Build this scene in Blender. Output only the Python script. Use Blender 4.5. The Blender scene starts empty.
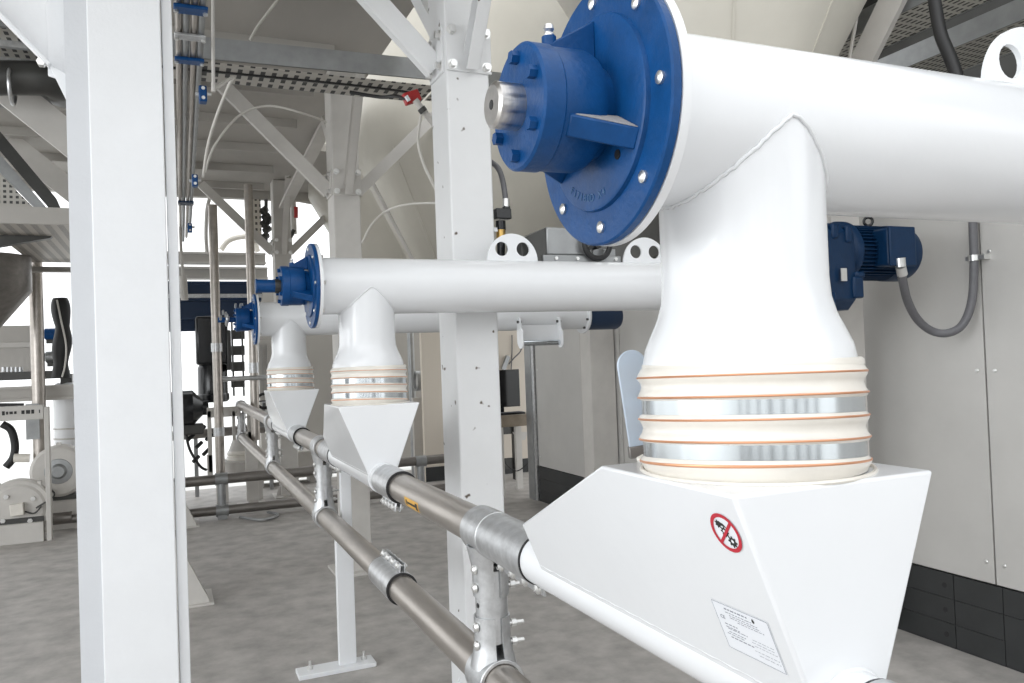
import bpy, bmesh, math, random
from mathutils import Vector, Matrix
random.seed(7)
PI = math.pi
D = 2.05          # heights below are measured from the camera's eye level, 2.05 above the floor; z0() adds it
col = bpy.context.scene.collection
sc = bpy.context.scene

# ------------------------------------------------------------------ image fit: camera pose + pixel -> point on a chosen plane
F, YAW, PITCH, ROLL = 795.25, .4071, .0189, .0368
fw = Vector((math.sin(YAW)*math.cos(PITCH), math.cos(YAW)*math.cos(PITCH), math.sin(PITCH)))
r0 = Vector((math.cos(YAW), -math.sin(YAW), 0)); u0 = r0.cross(fw)
up = u0*math.cos(ROLL) + r0*math.sin(ROLL)
rt = r0*math.cos(ROLL) - u0*math.sin(ROLL)
def ray(x, y): return rt*(x-512) - up*(y-341.5) + fw*F
def aX(x, y, v): d = ray(x, y); return d*(v/d.x)
def aY(x, y, v): d = ray(x, y); return d*(v/d.y)
def aZ(x, y, v): d = ray(x, y); return d*(v/d.z)

# ------------------------------------------------------------------ materials
def mat(name, c, rough=.5, metal=0., var=.0, scale=6., bump=0., bscale=40., coat=0., stretch=None, spots=None, c2=None, spec=.5):
    m = bpy.data.materials.new(name); m.use_nodes = True
    nt = m.node_tree; n = nt.nodes; L = nt.links
    b = n['Principled BSDF']
    b.inputs['Base Color'].default_value = (*c, 1); b.inputs['Roughness'].default_value = rough
    b.inputs['Metallic'].default_value = metal; b.inputs['Specular IOR Level'].default_value = spec; b.inputs['Coat Weight'].default_value = coat
    b.inputs['Coat Roughness'].default_value = .08
    tc = n.new('ShaderNodeTexCoord'); mp = n.new('ShaderNodeMapping'); L.new(tc.outputs['Object'], mp.inputs[0])
    if stretch: mp.inputs['Scale'].default_value = stretch
    outc = None
    if var > 0:
        nz = n.new('ShaderNodeTexNoise'); nz.inputs['Scale'].default_value = scale; nz.inputs['Detail'].default_value = 6
        nz.inputs['Roughness'].default_value = .6
        L.new(mp.outputs[0], nz.inputs['Vector'])
        cr = n.new('ShaderNodeValToRGB'); e = cr.color_ramp.elements
        lo = c2 if c2 else tuple(max(0, v*(1-var)) for v in c)
        e[0].position = .3; e[1].position = .7
        e[0].color = (*lo, 1); e[1].color = (*(tuple(min(1, v*(1+var*.5)) for v in c)), 1)
        L.new(nz.outputs['Fac'], cr.inputs[0]); outc = cr.outputs[0]
    if spots:
        sc_, col_, thr = spots
        nz2 = n.new('ShaderNodeTexNoise'); nz2.inputs['Scale'].default_value = sc_; nz2.inputs['Detail'].default_value = 2
        L.new(tc.outputs['Object'], nz2.inputs['Vector'])
        r2 = n.new('ShaderNodeValToRGB'); r2.color_ramp.elements[0].position = thr; r2.color_ramp.elements[1].position = thr+.03
        L.new(nz2.outputs['Fac'], r2.inputs[0])
        mx = n.new('ShaderNodeMix'); mx.data_type = 'RGBA'
        L.new(r2.outputs[0], mx.inputs['Factor'])
        if outc: L.new(outc, mx.inputs[6])
        else: mx.inputs[6].default_value = (*c, 1)
        mx.inputs[7].default_value = (*col_, 1); outc = mx.outputs[2]
    if outc: L.new(outc, b.inputs['Base Color'])
    if bump > 0:
        nb = n.new('ShaderNodeTexNoise'); nb.inputs['Scale'].default_value = bscale; nb.inputs['Detail'].default_value = 4
        L.new(mp.outputs[0], nb.inputs['Vector'])
        bp = n.new('ShaderNodeBump'); bp.inputs['Strength'].default_value = bump; bp.inputs['Distance'].default_value = .01
        L.new(nb.outputs['Fac'], bp.inputs['Height']); L.new(bp.outputs[0], b.inputs['Normal'])
    return m

def perf(name, c, hole, px, py, fx, fy, ax=(0, 1)):
    """sheet metal with rows of punched slots (object coordinates)"""
    m = mat(name, c, .45, .5); nt = m.node_tree; n = nt.nodes; L = nt.links; b = n['Principled BSDF']
    tc = n.new('ShaderNodeTexCoord'); sx = n.new('ShaderNodeSeparateXYZ'); L.new(tc.outputs['Object'], sx.inputs[0])
    fac = []
    for a, p, f in ((ax[0], px, fx), (ax[1], py, fy)):
        d = n.new('ShaderNodeMath'); d.operation = 'DIVIDE'; L.new(sx.outputs[a], d.inputs[0]); d.inputs[1].default_value = p
        fr = n.new('ShaderNodeMath'); fr.operation = 'FRACT'; L.new(d.outputs[0], fr.inputs[0])
        lt = n.new('ShaderNodeMath'); lt.operation = 'LESS_THAN'; L.new(fr.outputs[0], lt.inputs[0]); lt.inputs[1].default_value = f
        fac.append(lt)
    mu = n.new('ShaderNodeMath'); mu.operation = 'MULTIPLY'; L.new(fac[0].outputs[0], mu.inputs[0]); L.new(fac[1].outputs[0], mu.inputs[1])
    mx = n.new('ShaderNodeMix'); mx.data_type = 'RGBA'; L.new(mu.outputs[0], mx.inputs['Factor'])
    mx.inputs[6].default_value = (*c, 1); mx.inputs[7].default_value = (*hole, 1); L.new(mx.outputs[2], b.inputs['Base Color'])
    return m

M = dict(
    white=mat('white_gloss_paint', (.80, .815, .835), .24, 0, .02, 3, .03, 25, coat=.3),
    white_col=mat('white_column_paint', (.80, .815, .835), .38, 0, .03, 4, .10, 60),
    white_col_spot=mat('chipped_white_column_paint', (.78, .79, .80), .38, 0, .03, 4, .08, 60, spots=(11.0, (.10, .075, .055), .712)),
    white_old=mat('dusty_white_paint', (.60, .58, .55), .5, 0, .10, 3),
    grey_paint=mat('pale_grey_paint', (.50, .48, .45), .5, 0, .08, 3),
    blue=mat('blue_machine_paint', (.003, .060, .205), .36, 0, .22, 16, .12, 110, spec=.28),
    blue_worn=mat('worn_blue_paint', (.05, .13, .27), .5),
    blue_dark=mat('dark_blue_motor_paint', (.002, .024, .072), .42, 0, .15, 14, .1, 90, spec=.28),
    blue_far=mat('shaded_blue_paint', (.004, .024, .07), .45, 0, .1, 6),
    strip=mat('side_shaded_white_paint', (.64, .66, .69), .4, 0, .03, 4, .08, 60),  # column white with the left side's shading put into the colour
    dust=mat('grey_dust', (.34, .33, .33), .9, 0, .2, 60),
    steel=mat('bare_steel', (.62, .60, .58), .28, 1, .18, 30, .04, 90, stretch=(8, 1, 1)),
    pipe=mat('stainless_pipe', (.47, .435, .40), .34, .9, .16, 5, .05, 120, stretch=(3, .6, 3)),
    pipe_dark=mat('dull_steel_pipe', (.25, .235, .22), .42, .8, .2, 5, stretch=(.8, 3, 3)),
    galv=mat('galvanised_steel', (.60, .61, .62), .36, .85, .20, 26, .05, 70),
    galv_dark=mat('grey_galvanised_channel', (.36, .37, .375), .42, .7, .15, 7),
    alu=mat('shiny_aluminium_band', (.62, .66, .69), .18, 1, .14, 22, stretch=(1, 1, .05)),
    bolt=mat('zinc_bolt', (.75, .75, .74), .3, .9),
    bellow=mat('cream_plastic_sleeve', (.80, .765, .70), .28, 0, .08, 9, .15, 14, coat=.4),
    copper=mat('copper_wire', (.72, .36, .21), .35, .6),
    black=mat('black_rubber', (.014, .014, .015), .5),
    blackgloss=mat('black_plastic', (.008, .009, .011), .2),
    grey_hose=mat('grey_plastic_conduit', (.13, .13, .14), .45, 0, .1, 40),
    clear=mat('milky_air_tube', (.62, .60, .56), .35),
    floor=mat('worn_concrete', (.44, .42, .40), .6, 0, .30, 4.5, .15, 30),
    ground=mat('sunlit_yard', (.80, .80, .78), .9),
    wall=mat('grey_cladding_sheet', (.57, .56, .54), .42, .1, .08, 1.2, .03, 160),
    skirt=mat('dark_grey_skirting_sheet', (.030, .032, .033), .45, 0, .25, 3),
    seam=mat('shadow_gap', (.03, .03, .03), .8),
    ceil=mat('grey_deck_underside', (.44, .42, .39), .7, 0, .15, 1.1, stretch=(1, .3, 1)),
    backwall=mat('dim_grey_rear_wall', (.36, .345, .32), .8, 0, .06, .8),
    beige=mat('beige_room_wall', (.66, .60, .52), .8),
    silo=mat('beige_grey_silo_sheet', (.60, .575, .51), .48, .1, .06, 2.2, .05, 4),
    paper=mat('white_label_paper', (.80, .82, .86), .45),
    ink=mat('grey_ink', (.22, .23, .28), .6),
    inkb=mat('black_ink', (.02, .02, .02), .6),
    red=mat('red_ink', (.52, .02, .04), .45),
    redp=mat('red_plastic', (.45, .03, .03), .4),
    yellow=mat('orange_yellow_sticker', (.72, .40, .06), .45, 0, .15, 40),
    brass=mat('brass', (.55, .36, .12), .3, .9),
    paddle=mat('pale_blue_metal_blade', (.52, .60, .70), .38, .25, .05, 8),
    wood=mat('brown_desk_board', (.30, .25, .19), .5, 0, .2, 8),
    screen=mat('black_screen', (.004, .004, .005), .12),
    glasscup=mat('glass_cup', (.7, .7, .7), .1),
    dark=mat('dark_grey_duct', (.075, .075, .072), .4, .5, .2, 4),
    drum=mat('pale_grey_fan_casing', (.58, .56, .53), .45, 0, .08, 6),
    perf_galv=perf('slotted_galvanised_sheet', (.52, .50, .46), (.04, .04, .04), .12, .075, .6, .42, (1, 0)),
    perf_right=perf('slotted_tray_sheet', (.72, .70, .64), (.05, .045, .04), .075, .042, .62, .42, (1, 0)),
    perf_light=perf('perforated_cable_riser', (.66, .62, .55), (.12, .11, .10), .07, .10, .5, .45, (0, 2)),
    perf_brown=perf('perforated_walkway_sheet', (.42, .39, .35), (.06, .055, .05), .12, .06, .5, .5, (0, 1)),
)

# ------------------------------------------------------------------ mesh builder
class MB:
    def __init__(s): s.bm = bmesh.new()
    def face(s, vs):
        try: return s.bm.faces.new(vs)
        except ValueError: return None
    def box(s, x0, x1, y0, y1, z0, z1):
        v = [s.bm.verts.new(p) for p in ((x0,y0,z0),(x1,y0,z0),(x1,y1,z0),(x0,y1,z0),(x0,y0,z1),(x1,y0,z1),(x1,y1,z1),(x0,y1,z1))]
        for q in ((0,3,2,1),(4,5,6,7),(0,1,5,4),(1,2,6,5),(2,3,7,6),(3,0,4,7)): s.face([v[i] for i in q])
        return s
    def bar(s, p0, p1, w, h, ref=(0, 0, 1)):
        p0, p1 = Vector(p0), Vector(p1); d = (p1-p0).normalized(); a = d.cross(Vector(ref))
        if a.length < 1e-4: a = d.cross(Vector((1, 0, 0)))
        a.normalize(); b = a.cross(d)
        v = []
        for p in (p0, p1):
            for sa, sb in ((-1,-1),(1,-1),(1,1),(-1,1)): v.append(s.bm.verts.new(p + a*sa*w/2 + b*sb*h/2))
        for q in ((3,2,1,0),(4,5,6,7),(0,1,5,4),(1,2,6,5),(2,3,7,6),(3,0,4,7)): s.face([v[i] for i in q])
        return s
    def channel(s, p0, p1, w, h, t=.008, ref=(0, 0, 1)):
        """U channel: web (width w across) with two flanges of depth h"""
        p0, p1 = Vector(p0), Vector(p1); d = (p1-p0).normalized(); a = d.cross(Vector(ref))
        if a.length < 1e-4: a = d.cross(Vector((1, 0, 0)))
        a.normalize(); b = a.cross(d)
        prof = [(-w/2,0),(w/2,0),(w/2,h),(w/2-t,h),(w/2-t,t),(-w/2+t,t),(-w/2+t,h),(-w/2,h)]
        R = [[s.bm.verts.new(p + a*x + b*y) for x, y in prof] for p in (p0, p1)]
        k = len(prof)
        for i in range(k): s.face([R[0][i], R[0][(i+1)%k], R[1][(i+1)%k], R[1][i]])
        s.face(R[0][::-1]); s.face(R[1])
        return s
    def prism(s, poly, ext):
        e = Vector(ext); a = [s.bm.verts.new(Vector(p)) for p in poly]; b = [s.bm.verts.new(Vector(p)+e) for p in poly]
        n = len(poly)
        s.face(a[::-1]); s.face(b)
        for i in range(n): s.face([a[i], a[(i+1)%n], b[(i+1)%n], b[i]])
        return s
    def loft(s, rings, caps=True):
        R = [[s.bm.verts.new(Vector(p)) for p in r] for r in rings]; n = len(R[0])
        for a, b in zip(R, R[1:]):
            for i in range(n): s.face([a[i], a[(i+1)%n], b[(i+1)%n], b[i]])
        if caps: s.face(R[0][::-1]); s.face(R[-1])
        return s
    def frame(s, d):
        d = Vector(d).normalized(); a = d.cross(Vector((0, 0, 1)))
        if a.length < 1e-3: a = Vector((1, 0, 0))
        a.normalize(); return d, a, d.cross(a)
    def lathe(s, prof, o, d=(0, 0, 1), seg=48, caps=True):
        """prof: (radius, distance along d)"""
        o = Vector(o); d, a, b = s.frame(d)
        rings = [[o + d*h + (a*math.cos(2*PI*i/seg) + b*math.sin(2*PI*i/seg))*r for i in range(seg)] for r, h in prof]
        return s.loft(rings, caps)
    def cyl(s, p0, p1, r, r1=None, seg=32, caps=True):
        p0, p1 = Vector(p0), Vector(p1); return s.lathe([(r, 0), (r if r1 is None else r1, (p1-p0).length)], p0, p1-p0, seg, caps)
    def hexa(s, p0, p1, r): return s.cyl(p0, p1, r, seg=6)
    def pipe(s, p0, p1, ro, ri, seg=48):
        p0, p1 = Vector(p0), Vector(p1); l = (p1-p0).length
        o, d = p0, (p1-p0); d2, a, b = s.frame(d)
        rings = [[o + d2*h + (a*math.cos(2*PI*i/seg)+b*math.sin(2*PI*i/seg))*r for i in range(seg)] for r, h in ((ri,0),(ro,0),(ro,l),(ri,l),(ri,0))]
        return s.loft(rings, False)
    def torus(s, o, d, R, r, seg=64, ms=8, tilt=0):
        o = Vector(o); d, a, b = s.frame(d)
        V = []
        for i in range(seg):
            t = 2*PI*i/seg; c = a*math.cos(t)+b*math.sin(t)
            V.append([s.bm.verts.new(o + c*(R + r*math.cos(2*PI*j/ms)) + d*(r*math.sin(2*PI*j/ms) + tilt*math.cos(t))) for j in range(ms)])
        for i in range(seg):
            for j in range(ms): s.face([V[i][j], V[(i+1)%seg][j], V[(i+1)%seg][(j+1)%ms], V[i][(j+1)%ms]])
        return s
    def tube(s, pts, r, seg=10, closed=False, smooth=True):
        P = [Vector(p) for p in pts]
        if smooth and len(P) > 2: P = spline(P, closed)
        n = len(P); T = []
        for i in range(n):
            if closed: T.append((P[(i+1)%n]-P[i-1]).normalized())
            else: T.append((P[min(i+1, n-1)]-P[max(i-1, 0)]).normalized())
        a = T[0].cross(Vector((0, 0, 1)))
        if a.length < 1e-3: a = T[0].cross(Vector((1, 0, 0)))
        a.normalize(); V = []
        for i in range(n):
            a = (a - T[i]*a.dot(T[i])).normalized(); b = T[i].cross(a)
            V.append([s.bm.verts.new(P[i] + (a*math.cos(2*PI*j/seg)+b*math.sin(2*PI*j/seg))*(r(i/(n-1)) if callable(r) else r)) for j in range(seg)])
        m = n if closed else n-1
        for i in range(m):
            for j in range(seg): s.face([V[i][j], V[i][(j+1)%seg], V[(i+1)%n][(j+1)%seg], V[(i+1)%n][j]])
        if not closed: s.face(V[0][::-1]); s.face(V[-1])
        return s
    def ball(s, c, r, sx=1, sy=1, sz=1):
        bmesh.ops.create_uvsphere(s.bm, u_segments=16, v_segments=10, radius=r, matrix=Matrix.Translation(Vector(c)) @ Matrix.Diagonal((sx, sy, sz, 1)))
        return s
    def plate_holes(s, outer, holes, ext):
        """flat plate with holes, extruded by ext"""
        edges = []
        for loop in [outer]+holes:
            vs = [s.bm.verts.new(Vector(p)) for p in loop]
            edges += [s.bm.edges.new((vs[i], vs[(i+1)%len(vs)])) for i in range(len(vs))]
        g = bmesh.ops.triangle_fill(s.bm, edges=edges, use_beauty=True)
        fs = [f for f in g['geom'] if isinstance(f, bmesh.types.BMFace)]
        ex = bmesh.ops.extrude_face_region(s.bm, geom=fs, use_keep_orig=True)
        bmesh.ops.translate(s.bm, vec=Vector(ext), verts=[v for v in ex['geom'] if isinstance(v, bmesh.types.BMVert)])
        return s
    def build(s, name, m, parent=None, bevel=0, bseg=2, ang=35):
        bm = s.bm
        bmesh.ops.remove_doubles(bm, verts=bm.verts, dist=1e-6)
        bmesh.ops.recalc_face_normals(bm, faces=bm.faces)
        for v in bm.verts: v.co.z += D
        # local origin at the base centre, so object coordinates stay small
        xs = [v.co.x for v in bm.verts]; ys = [v.co.y for v in bm.verts]; zs = [v.co.z for v in bm.verts]
        o = Vector(((min(xs)+max(xs))/2, (min(ys)+max(ys))/2, min(zs)))
        for v in bm.verts: v.co -= o
        for f in bm.faces: f.smooth = True
        for e in bm.edges:
            if len(e.link_faces) == 2:
                if e.calc_face_angle(0) > math.radians(ang): e.smooth = False
            else: e.smooth = False
        me = bpy.data.meshes.new(name); bm.to_mesh(me); bm.free()
        me.materials.append(M[m] if isinstance(m, str) else m)
        ob = bpy.data.objects.new(name, me); col.objects.link(ob); ob.location = o
        if bevel:
            bv = ob.modifiers.new('bevel', 'BEVEL'); bv.width = bevel; bv.segments = bseg; bv.limit_method = 'ANGLE'; bv.angle_limit = math.radians(40)
            bv.harden_normals = False
        if parent is not None: adopt(ob, parent)
        return ob

def spline(P, closed=False, k=8):
    out = []; n = len(P)
    rng = range(n) if closed else range(n-1)
    for i in rng:
        if closed: p0, p1, p2, p3 = P[i-1], P[i], P[(i+1)%n], P[(i+2)%n]
        else: p0, p1, p2, p3 = P[max(i-1, 0)], P[i], P[i+1], P[min(i+2, n-1)]
        for j in range(k):
            t = j/k
            out.append(.5*((2*p1) + (p2-p0)*t + (2*p0-5*p1+4*p2-p3)*t*t + (-p0+3*p1-3*p2+p3)*t**3))
    if not closed: out.append(P[-1])
    return out

WLOC = {}
def wloc(o):
    l = o.location.copy()
    if o.parent: l = l + wloc(o.parent)
    return l
def adopt(o, p):
    o.location = o.location - wloc(p); o.parent = p
def thing(name, loc, label, cat, group=None):
    o = bpy.data.objects.new(name, None); col.objects.link(o); o.empty_display_size = .05
    o.location = Vector(loc) + Vector((0, 0, D)); return tag(o, label, cat, group)
def tag(o, label=None, cat=None, group=None, kind=None):
    if label: o['label'] = label
    if cat: o['category'] = cat
    if group: o['group'] = group
    if kind: o['kind'] = kind
    return o
def struct(o): o['kind'] = 'structure'; return o
def dup(o, off=(0, 0, 0), label=None, group=None, parent=None):
    c = o.copy(); col.objects.link(c)
    if parent is None:
        c.location = o.location + Vector(off)
        if label: c['label'] = label
        if group: c['group'] = group
    else: c.parent = parent
    for ch in list(o.children): dup(ch, parent=c)
    return c
def text_part(s, size, o, right, upv, depth, m, name, parent, center=True):
    cu = bpy.data.curves.new('t', 'FONT'); cu.body = s; cu.size = size; cu.extrude = depth
    if center: cu.align_x = 'CENTER'; cu.align_y = 'CENTER'
    to = bpy.data.objects.new('t', cu); col.objects.link(to)
    bpy.context.view_layer.update()
    me = bpy.data.meshes.new_from_object(to.evaluated_get(bpy.context.evaluated_depsgraph_get()))
    bpy.data.objects.remove(to); bpy.data.curves.remove(cu)
    r = Vector(right).normalized(); u = Vector(upv).normalized(); nrm = r.cross(u)
    for v in me.vertices: v.co = r*v.co.x + u*v.co.y + nrm*v.co.z
    me.materials.clear(); me.materials.append(M[m]); me.name = name
    ob = bpy.data.objects.new(name, me); col.objects.link(ob); ob.location = Vector(o)+Vector((0, 0, D)); adopt(ob, parent); return ob

# ================================================================== THE SETTING
FZ = -D
b = MB(); b.box(-9, 9, -7.2, 14.5, FZ-.2, FZ); fl = struct(b.build('floor', 'floor'))
b = MB(); b.box(-60, 40, -60, 80, FZ-.4, FZ-.22); struct(b.build('ground', 'ground'))
WX = 4.75; WT = 1.0
# clad right wall: sheet panels with shadow gaps, then dark skirting sheets
seams = [-2.0, .45, 3.45, 5.6, 7.9, 10.22]
wall = struct(MB().box(WX+.02, WX+.12, -2.0, 10.25, FZ, WT).build('wall_right', 'seam'))
for i, (ya, yb) in enumerate(zip(seams, seams[1:])):
    p = MB().box(WX, WX+.022, ya+.006, yb-.006, FZ+.50, WT).build('cladding_panel', 'wall', wall)
    rb = MB()
    for y in (ya+.06, yb-.06):
        for z in (-1.42, -.2, .55): rb.lathe([(.014, 0), (.010, .007), (.0, .008)], (WX, y, z), (-1, 0, 0), 10, False)
    rb.build('rivet_row', 'bolt', p)
sk = struct(MB().box(WX-.005, WX+.022, -2.0, 10.2, FZ, FZ+.49).build('baseboard_right', 'seam'))
for (ya, yb) in zip([-2, .6, 2.4, 3.40, 3.74, 4.7, 6.6, 8.4], [.6, 2.4, 3.40, 3.74, 4.7, 6.6, 8.4, 10.2]):
    for (za, zb) in ((.002, .16), (.164, .325), (.329, .49)):
        if ya == 2.4 and za == .002: continue
        p = MB().box(WX-.012, WX-.004, ya+.003, yb-.003, FZ+(0.002 if (ya == 2.4 and za < .2) else za), FZ+zb).build('skirting_sheet', 'skirt', sk)
        if 3.7 < ya < 3.8: MB().cyl((WX-.013, ya+.07, FZ+(za+zb)/2), (WX-.0115, ya+.07, FZ+(za+zb)/2), .018, seg=16).build('bolt_hole', 'black', p)
struct(MB().box(WX-.04, WX+.12, 10.30, 10.50, FZ, WT).build('trim_1', 'galv_dark', bevel=.004))
struct(MB().box(WX-.03, WX+.14, 10.23, 10.30, FZ, WT).build('trim_2', 'galv', bevel=.004))
# rear walls
struct(MB().box(1.55, 9.0, 16.0, 16.2, FZ, 1.55).build('wall_rear', 'backwall'))
struct(MB().box(3.9, 9.0, 12.9, 13.0, FZ, 1.0).build('wall_room', 'beige'))
MB().box(3.9, 6.0, 12.88, 12.9, FZ, FZ+.24).build('baseboard_room', 'skirt')['kind'] = 'structure'
# unseen dark posts and rails added behind the viewer to streak the bands' reflections
fm = MB()
for x in (-8.6, -6.2, -4.0, -2.0, -.1, 1.7, 3.4, 5.2): fm.box(x-.22, x+.22, -7.2, -7.0, FZ, 4.2)
fm.box(-9, 6, -7.2, -7.0, 2.2, 2.6).box(-9, 6, -7.2, -7.0, FZ, FZ+.5)
struct(fm.build('unseen_reflection_posts', 'dark'))
# deck overhead with stiffening ribs
CZ = 2.9
ce = struct(MB().box(-9, 1.92, 1.6, 13.7, CZ, CZ+.1).box(1.92, 2.6, 10.92, 13.7, CZ, CZ+.1).build('ceiling', 'ceil'))
rb = MB()
for y in [2.5+1.18*k for k in range(10)]: rb.box(-9, 1.46, y, y+.05, CZ-.10, CZ)
struct(rb.build('trim_3', 'ceil'))
struct(MB().box(-9, 2.6, 13.66, 13.8, CZ-.14, CZ+.1).build('trim_4', 'ceil'))

# ================================================================== COLUMNS
def column(name_label, x0, x1, y0, y1, zt, bz0, bz1, m, stiff, left_row=False, bracedirs='LRFB', grp='white steel columns'):
    cx, cy = (x0+x1)/2, (y0+y1)/2
    t = thing('steel_column', (cx, cy, FZ), name_label, 'column')
    MB().box(x0, x1, y0, y1, FZ+.02, zt).build('post', m, t, bevel=.012, bseg=3)
    MB().box(x0-.10, x1+.10, y0-.10, y1+.10, FZ, FZ+.025).build('base_plate', m, t, bevel=.003)
    for sx in (-1, 1):
        w, h = stiff
        xs = x1 if sx > 0 else x0
        MB().prism([(xs-sx*.004, cy-.009, FZ+.025), (xs+sx*w, cy-.009, FZ+.025), (xs+sx*w, cy-.009, FZ+.05), (xs-sx*.004, cy-.009, FZ+h)], (0, .018, 0)).build('stiffener', m, t, bevel=.002)
    zc = (bz0+bz1)/2; L = 1.02
    def bplate(pts, n, bolts):
        p = MB().prism(pts, Vector(n)*.014).build('bracket_plate', m, t, bevel=.002)
        for q in bolts:
            MB().hexa(Vector(q), Vector(q)+Vector(n)*.03, .021).lathe([(.03, .0), (.03, .004)], Vector(q)+Vector(n)*.0, n, 16).build('bolt', 'bolt', p)
    e = .012
    if 'F' in bracedirs:
        bplate([(x0+.0, y0, bz0), (x1+e, y0, bz0), (x1+e, y0, bz1), (x0+.0, y0, bz1)], (0, -1, 0), [(x, y0-.014, z) for x in (x0+.035, x1-.02) for z in (bz0+.035, bz1-.035)])
        xb = cx+.04
        MB().channel((xb, y0-.02, bz0+.03), (xb, y0-.02-L*.72, bz0+.03+L), .11, -.07, .008, (1, 0, 0)).build('brace', m, t)
    if 'B' in bracedirs:
        MB().channel((cx, y1, zc), (cx, y1+L*.9, zc+L*.95), .10, .06, .008, (1, 0, 0)).build('brace', m, t)
    if 'L' in bracedirs:
        bplate([(x0, y0+.03, bz0), (x0, y1-.03, bz0), (x0, y1-.03, bz1), (x0, y0+.03, bz1)], (-1, 0, 0), [(x0-.014, y, z) for y in (y0+.06, y1-.06) for z in (bz0+.045, bz1-.045)])
        MB().channel((x0-.014, cy-.02, bz0+.06), (x0-.014-L, cy-.02, bz0+.06+L), .13, .06, .010, (0, 1, 0)).build('brace', m, t)
    if 'R' in bracedirs:
        MB().channel((x1, cy-.02, bz0+.06), (x1+L, cy-.02, bz0+.06+L), .11, .06, .008, (0, 1, 0)).build('brace', m, t)
    return t
column('white square steel column in the middle, its bolted bracket level with the blue bearing', 1.505, 1.77, 4.30, 4.60, 2.895, 1.66, 1.93, 'white_col_spot', (.06, .2), bracedirs='LFB')
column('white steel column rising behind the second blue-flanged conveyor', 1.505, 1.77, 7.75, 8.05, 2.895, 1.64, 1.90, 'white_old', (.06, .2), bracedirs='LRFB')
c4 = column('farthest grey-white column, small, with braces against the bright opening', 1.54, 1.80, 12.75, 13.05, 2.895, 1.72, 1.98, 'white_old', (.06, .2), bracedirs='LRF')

MB().bar(Vector((1.70, 12.7, 2.45)), aY(333, 112, 9.3), .16, .05, (0, 0, 1)).build('brace', 'white_old', c4)
# nearest column: a box with wider flange strips behind it
t = thing('steel_column', (-.15, 3.9, FZ), 'large white column filling the left foreground from top to bottom', 'column')
MB().box(-.284, .003, 3.75, 4.05, FZ+.02, 2.89).build('post', 'white_col', t, bevel=.006, bseg=3)
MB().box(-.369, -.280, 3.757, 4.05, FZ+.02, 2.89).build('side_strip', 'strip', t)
MB().box(.006, .049, 3.785, 4.05, FZ+.02, 2.89).build('side_strip', 'white_col', t, bevel=.004)
MB().box(-.46, .14, 3.66, 4.16, FZ, FZ+.025).build('base_plate', 'white_col', t, bevel=.003)
g = MB().prism([(-.369, 3.84, 1.24), (-.369, 3.84, 2.6), (-.44, 3.84, 2.6), (-.44, 3.84, 1.26)], (0, -.014, 0)).build('bracket_plate', 'white_col', t, bevel=.002)
for z in (1.31, 1.66):
    MB().hexa((-.462, 3.835, z), (-.462, 3.80, z), .018).build('bolt', 'bolt', g)
pz = lambda q: aY(q[0], q[1], 3.83)
MB().prism([pz((49.5, 66)), pz((68, 104)), pz((68, 76)), pz((54, 68))], (0, -.02, 0)).build('gusset', 'white_col', t, bevel=.002)
a0, a1 = pz((52, 70)), pz((-26, -10))
MB().prism([pz((52, 70)), pz((51, -4)), pz((-40, -4)), pz((-40, -25)), pz((-6, 8))], (0, .012, 0)).build('brace', 'white_col', t, bevel=.003)
MB().bar(pz((51, 68))+Vector((0, -.02, 0)), pz((-20, -4))+Vector((0, -.02, 0)), .06, .014, (0, 0, 1)).build('brace_flange', 'white_col', t, bevel=.002)
# two more columns of the left-hand row, hidden behind the first but for their base stiffeners
for yy, lab in ((7.42, 'white column behind the big left column, its triangular foot stiffener the nearer one showing'), (11.1, 'white column farthest back behind the left column, its small foot stiffener near the floor pipes')):
    t = thing('steel_column', (-.15, yy+.15, FZ), lab, 'column')
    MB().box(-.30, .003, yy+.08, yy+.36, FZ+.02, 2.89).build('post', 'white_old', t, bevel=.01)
    MB().box(-.46, .30, yy-.02, yy+.46, FZ, FZ+.022).build('base_plate', 'white_old', t, bevel=.003)
    for sx, xa in ((1, 0.0), (-1, -.30)):
        MB().prism([(xa, yy, FZ+.022), (xa+sx*.265, yy, FZ+.022), (xa+sx*.255, yy, FZ+.06), (xa, yy, FZ+.62)], (0, .1, 0)).build('stiffener', 'white_old', t, bevel=.003)
    MB().channel((-.31, yy+.2, 1.62), (-1.75, yy+.2, 1.62+1.25), .26, .06, .012, (0, 1, 0)).build('brace', 'white_old', t)

# ================================================================== SILO CONES above the conveyors
for k, (cx, cy, z0, kk, zb, rm, lab) in enumerate([(3.3, 4.11, .50, .55, .76, 1.06, 'beige conical silo bottom right behind the big blue flange'),
                                 (3.80, 9.2, -1.0, .495, 1.12, 1.66, 'broad beige silo cone filling the space behind the middle column'),
                                 (3.75, 12.9, -.23, .55, 1.35, 1.62, 'beige-grey silo cone farthest back, its edge showing between the two rear columns')]):
    t = thing('silo', (cx, cy, zb-.1), lab, 'silo')
    zt = z0 + rm/kk; rb_ = (zb-z0)*kk
    MB().lathe([(.14, zb-.09), (rb_*.8, zb-.05), (rb_, zb), (rm, zt), (rm, 4.6)], (cx, cy, 0), (0, 0, 1), 72, False).build('cone', 'silo', t, ang=60)
    s = MB()
    for a in (2.9, 3.6, 4.3, 5.0) if k else (3.35, 4.15, 4.95):
        d = Vector((math.cos(a), math.sin(a), 0))
        s.bar(Vector((cx, cy, zb))+d*rb_, Vector((cx, cy, zt))+d*rm, .016, .010, d)
    s.build('weld_seam', 'silo', t)
    if k == 1:
        a, b_ = aY(370, 178, 8.6), aY(414, 262, 8.75)
        MB().tube([a, (a+b_)/2, b_], .022, 8).build('pale_streak', 'white_old', t)  # thin pale bar drawn along the streak at the cone's left edge

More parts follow.
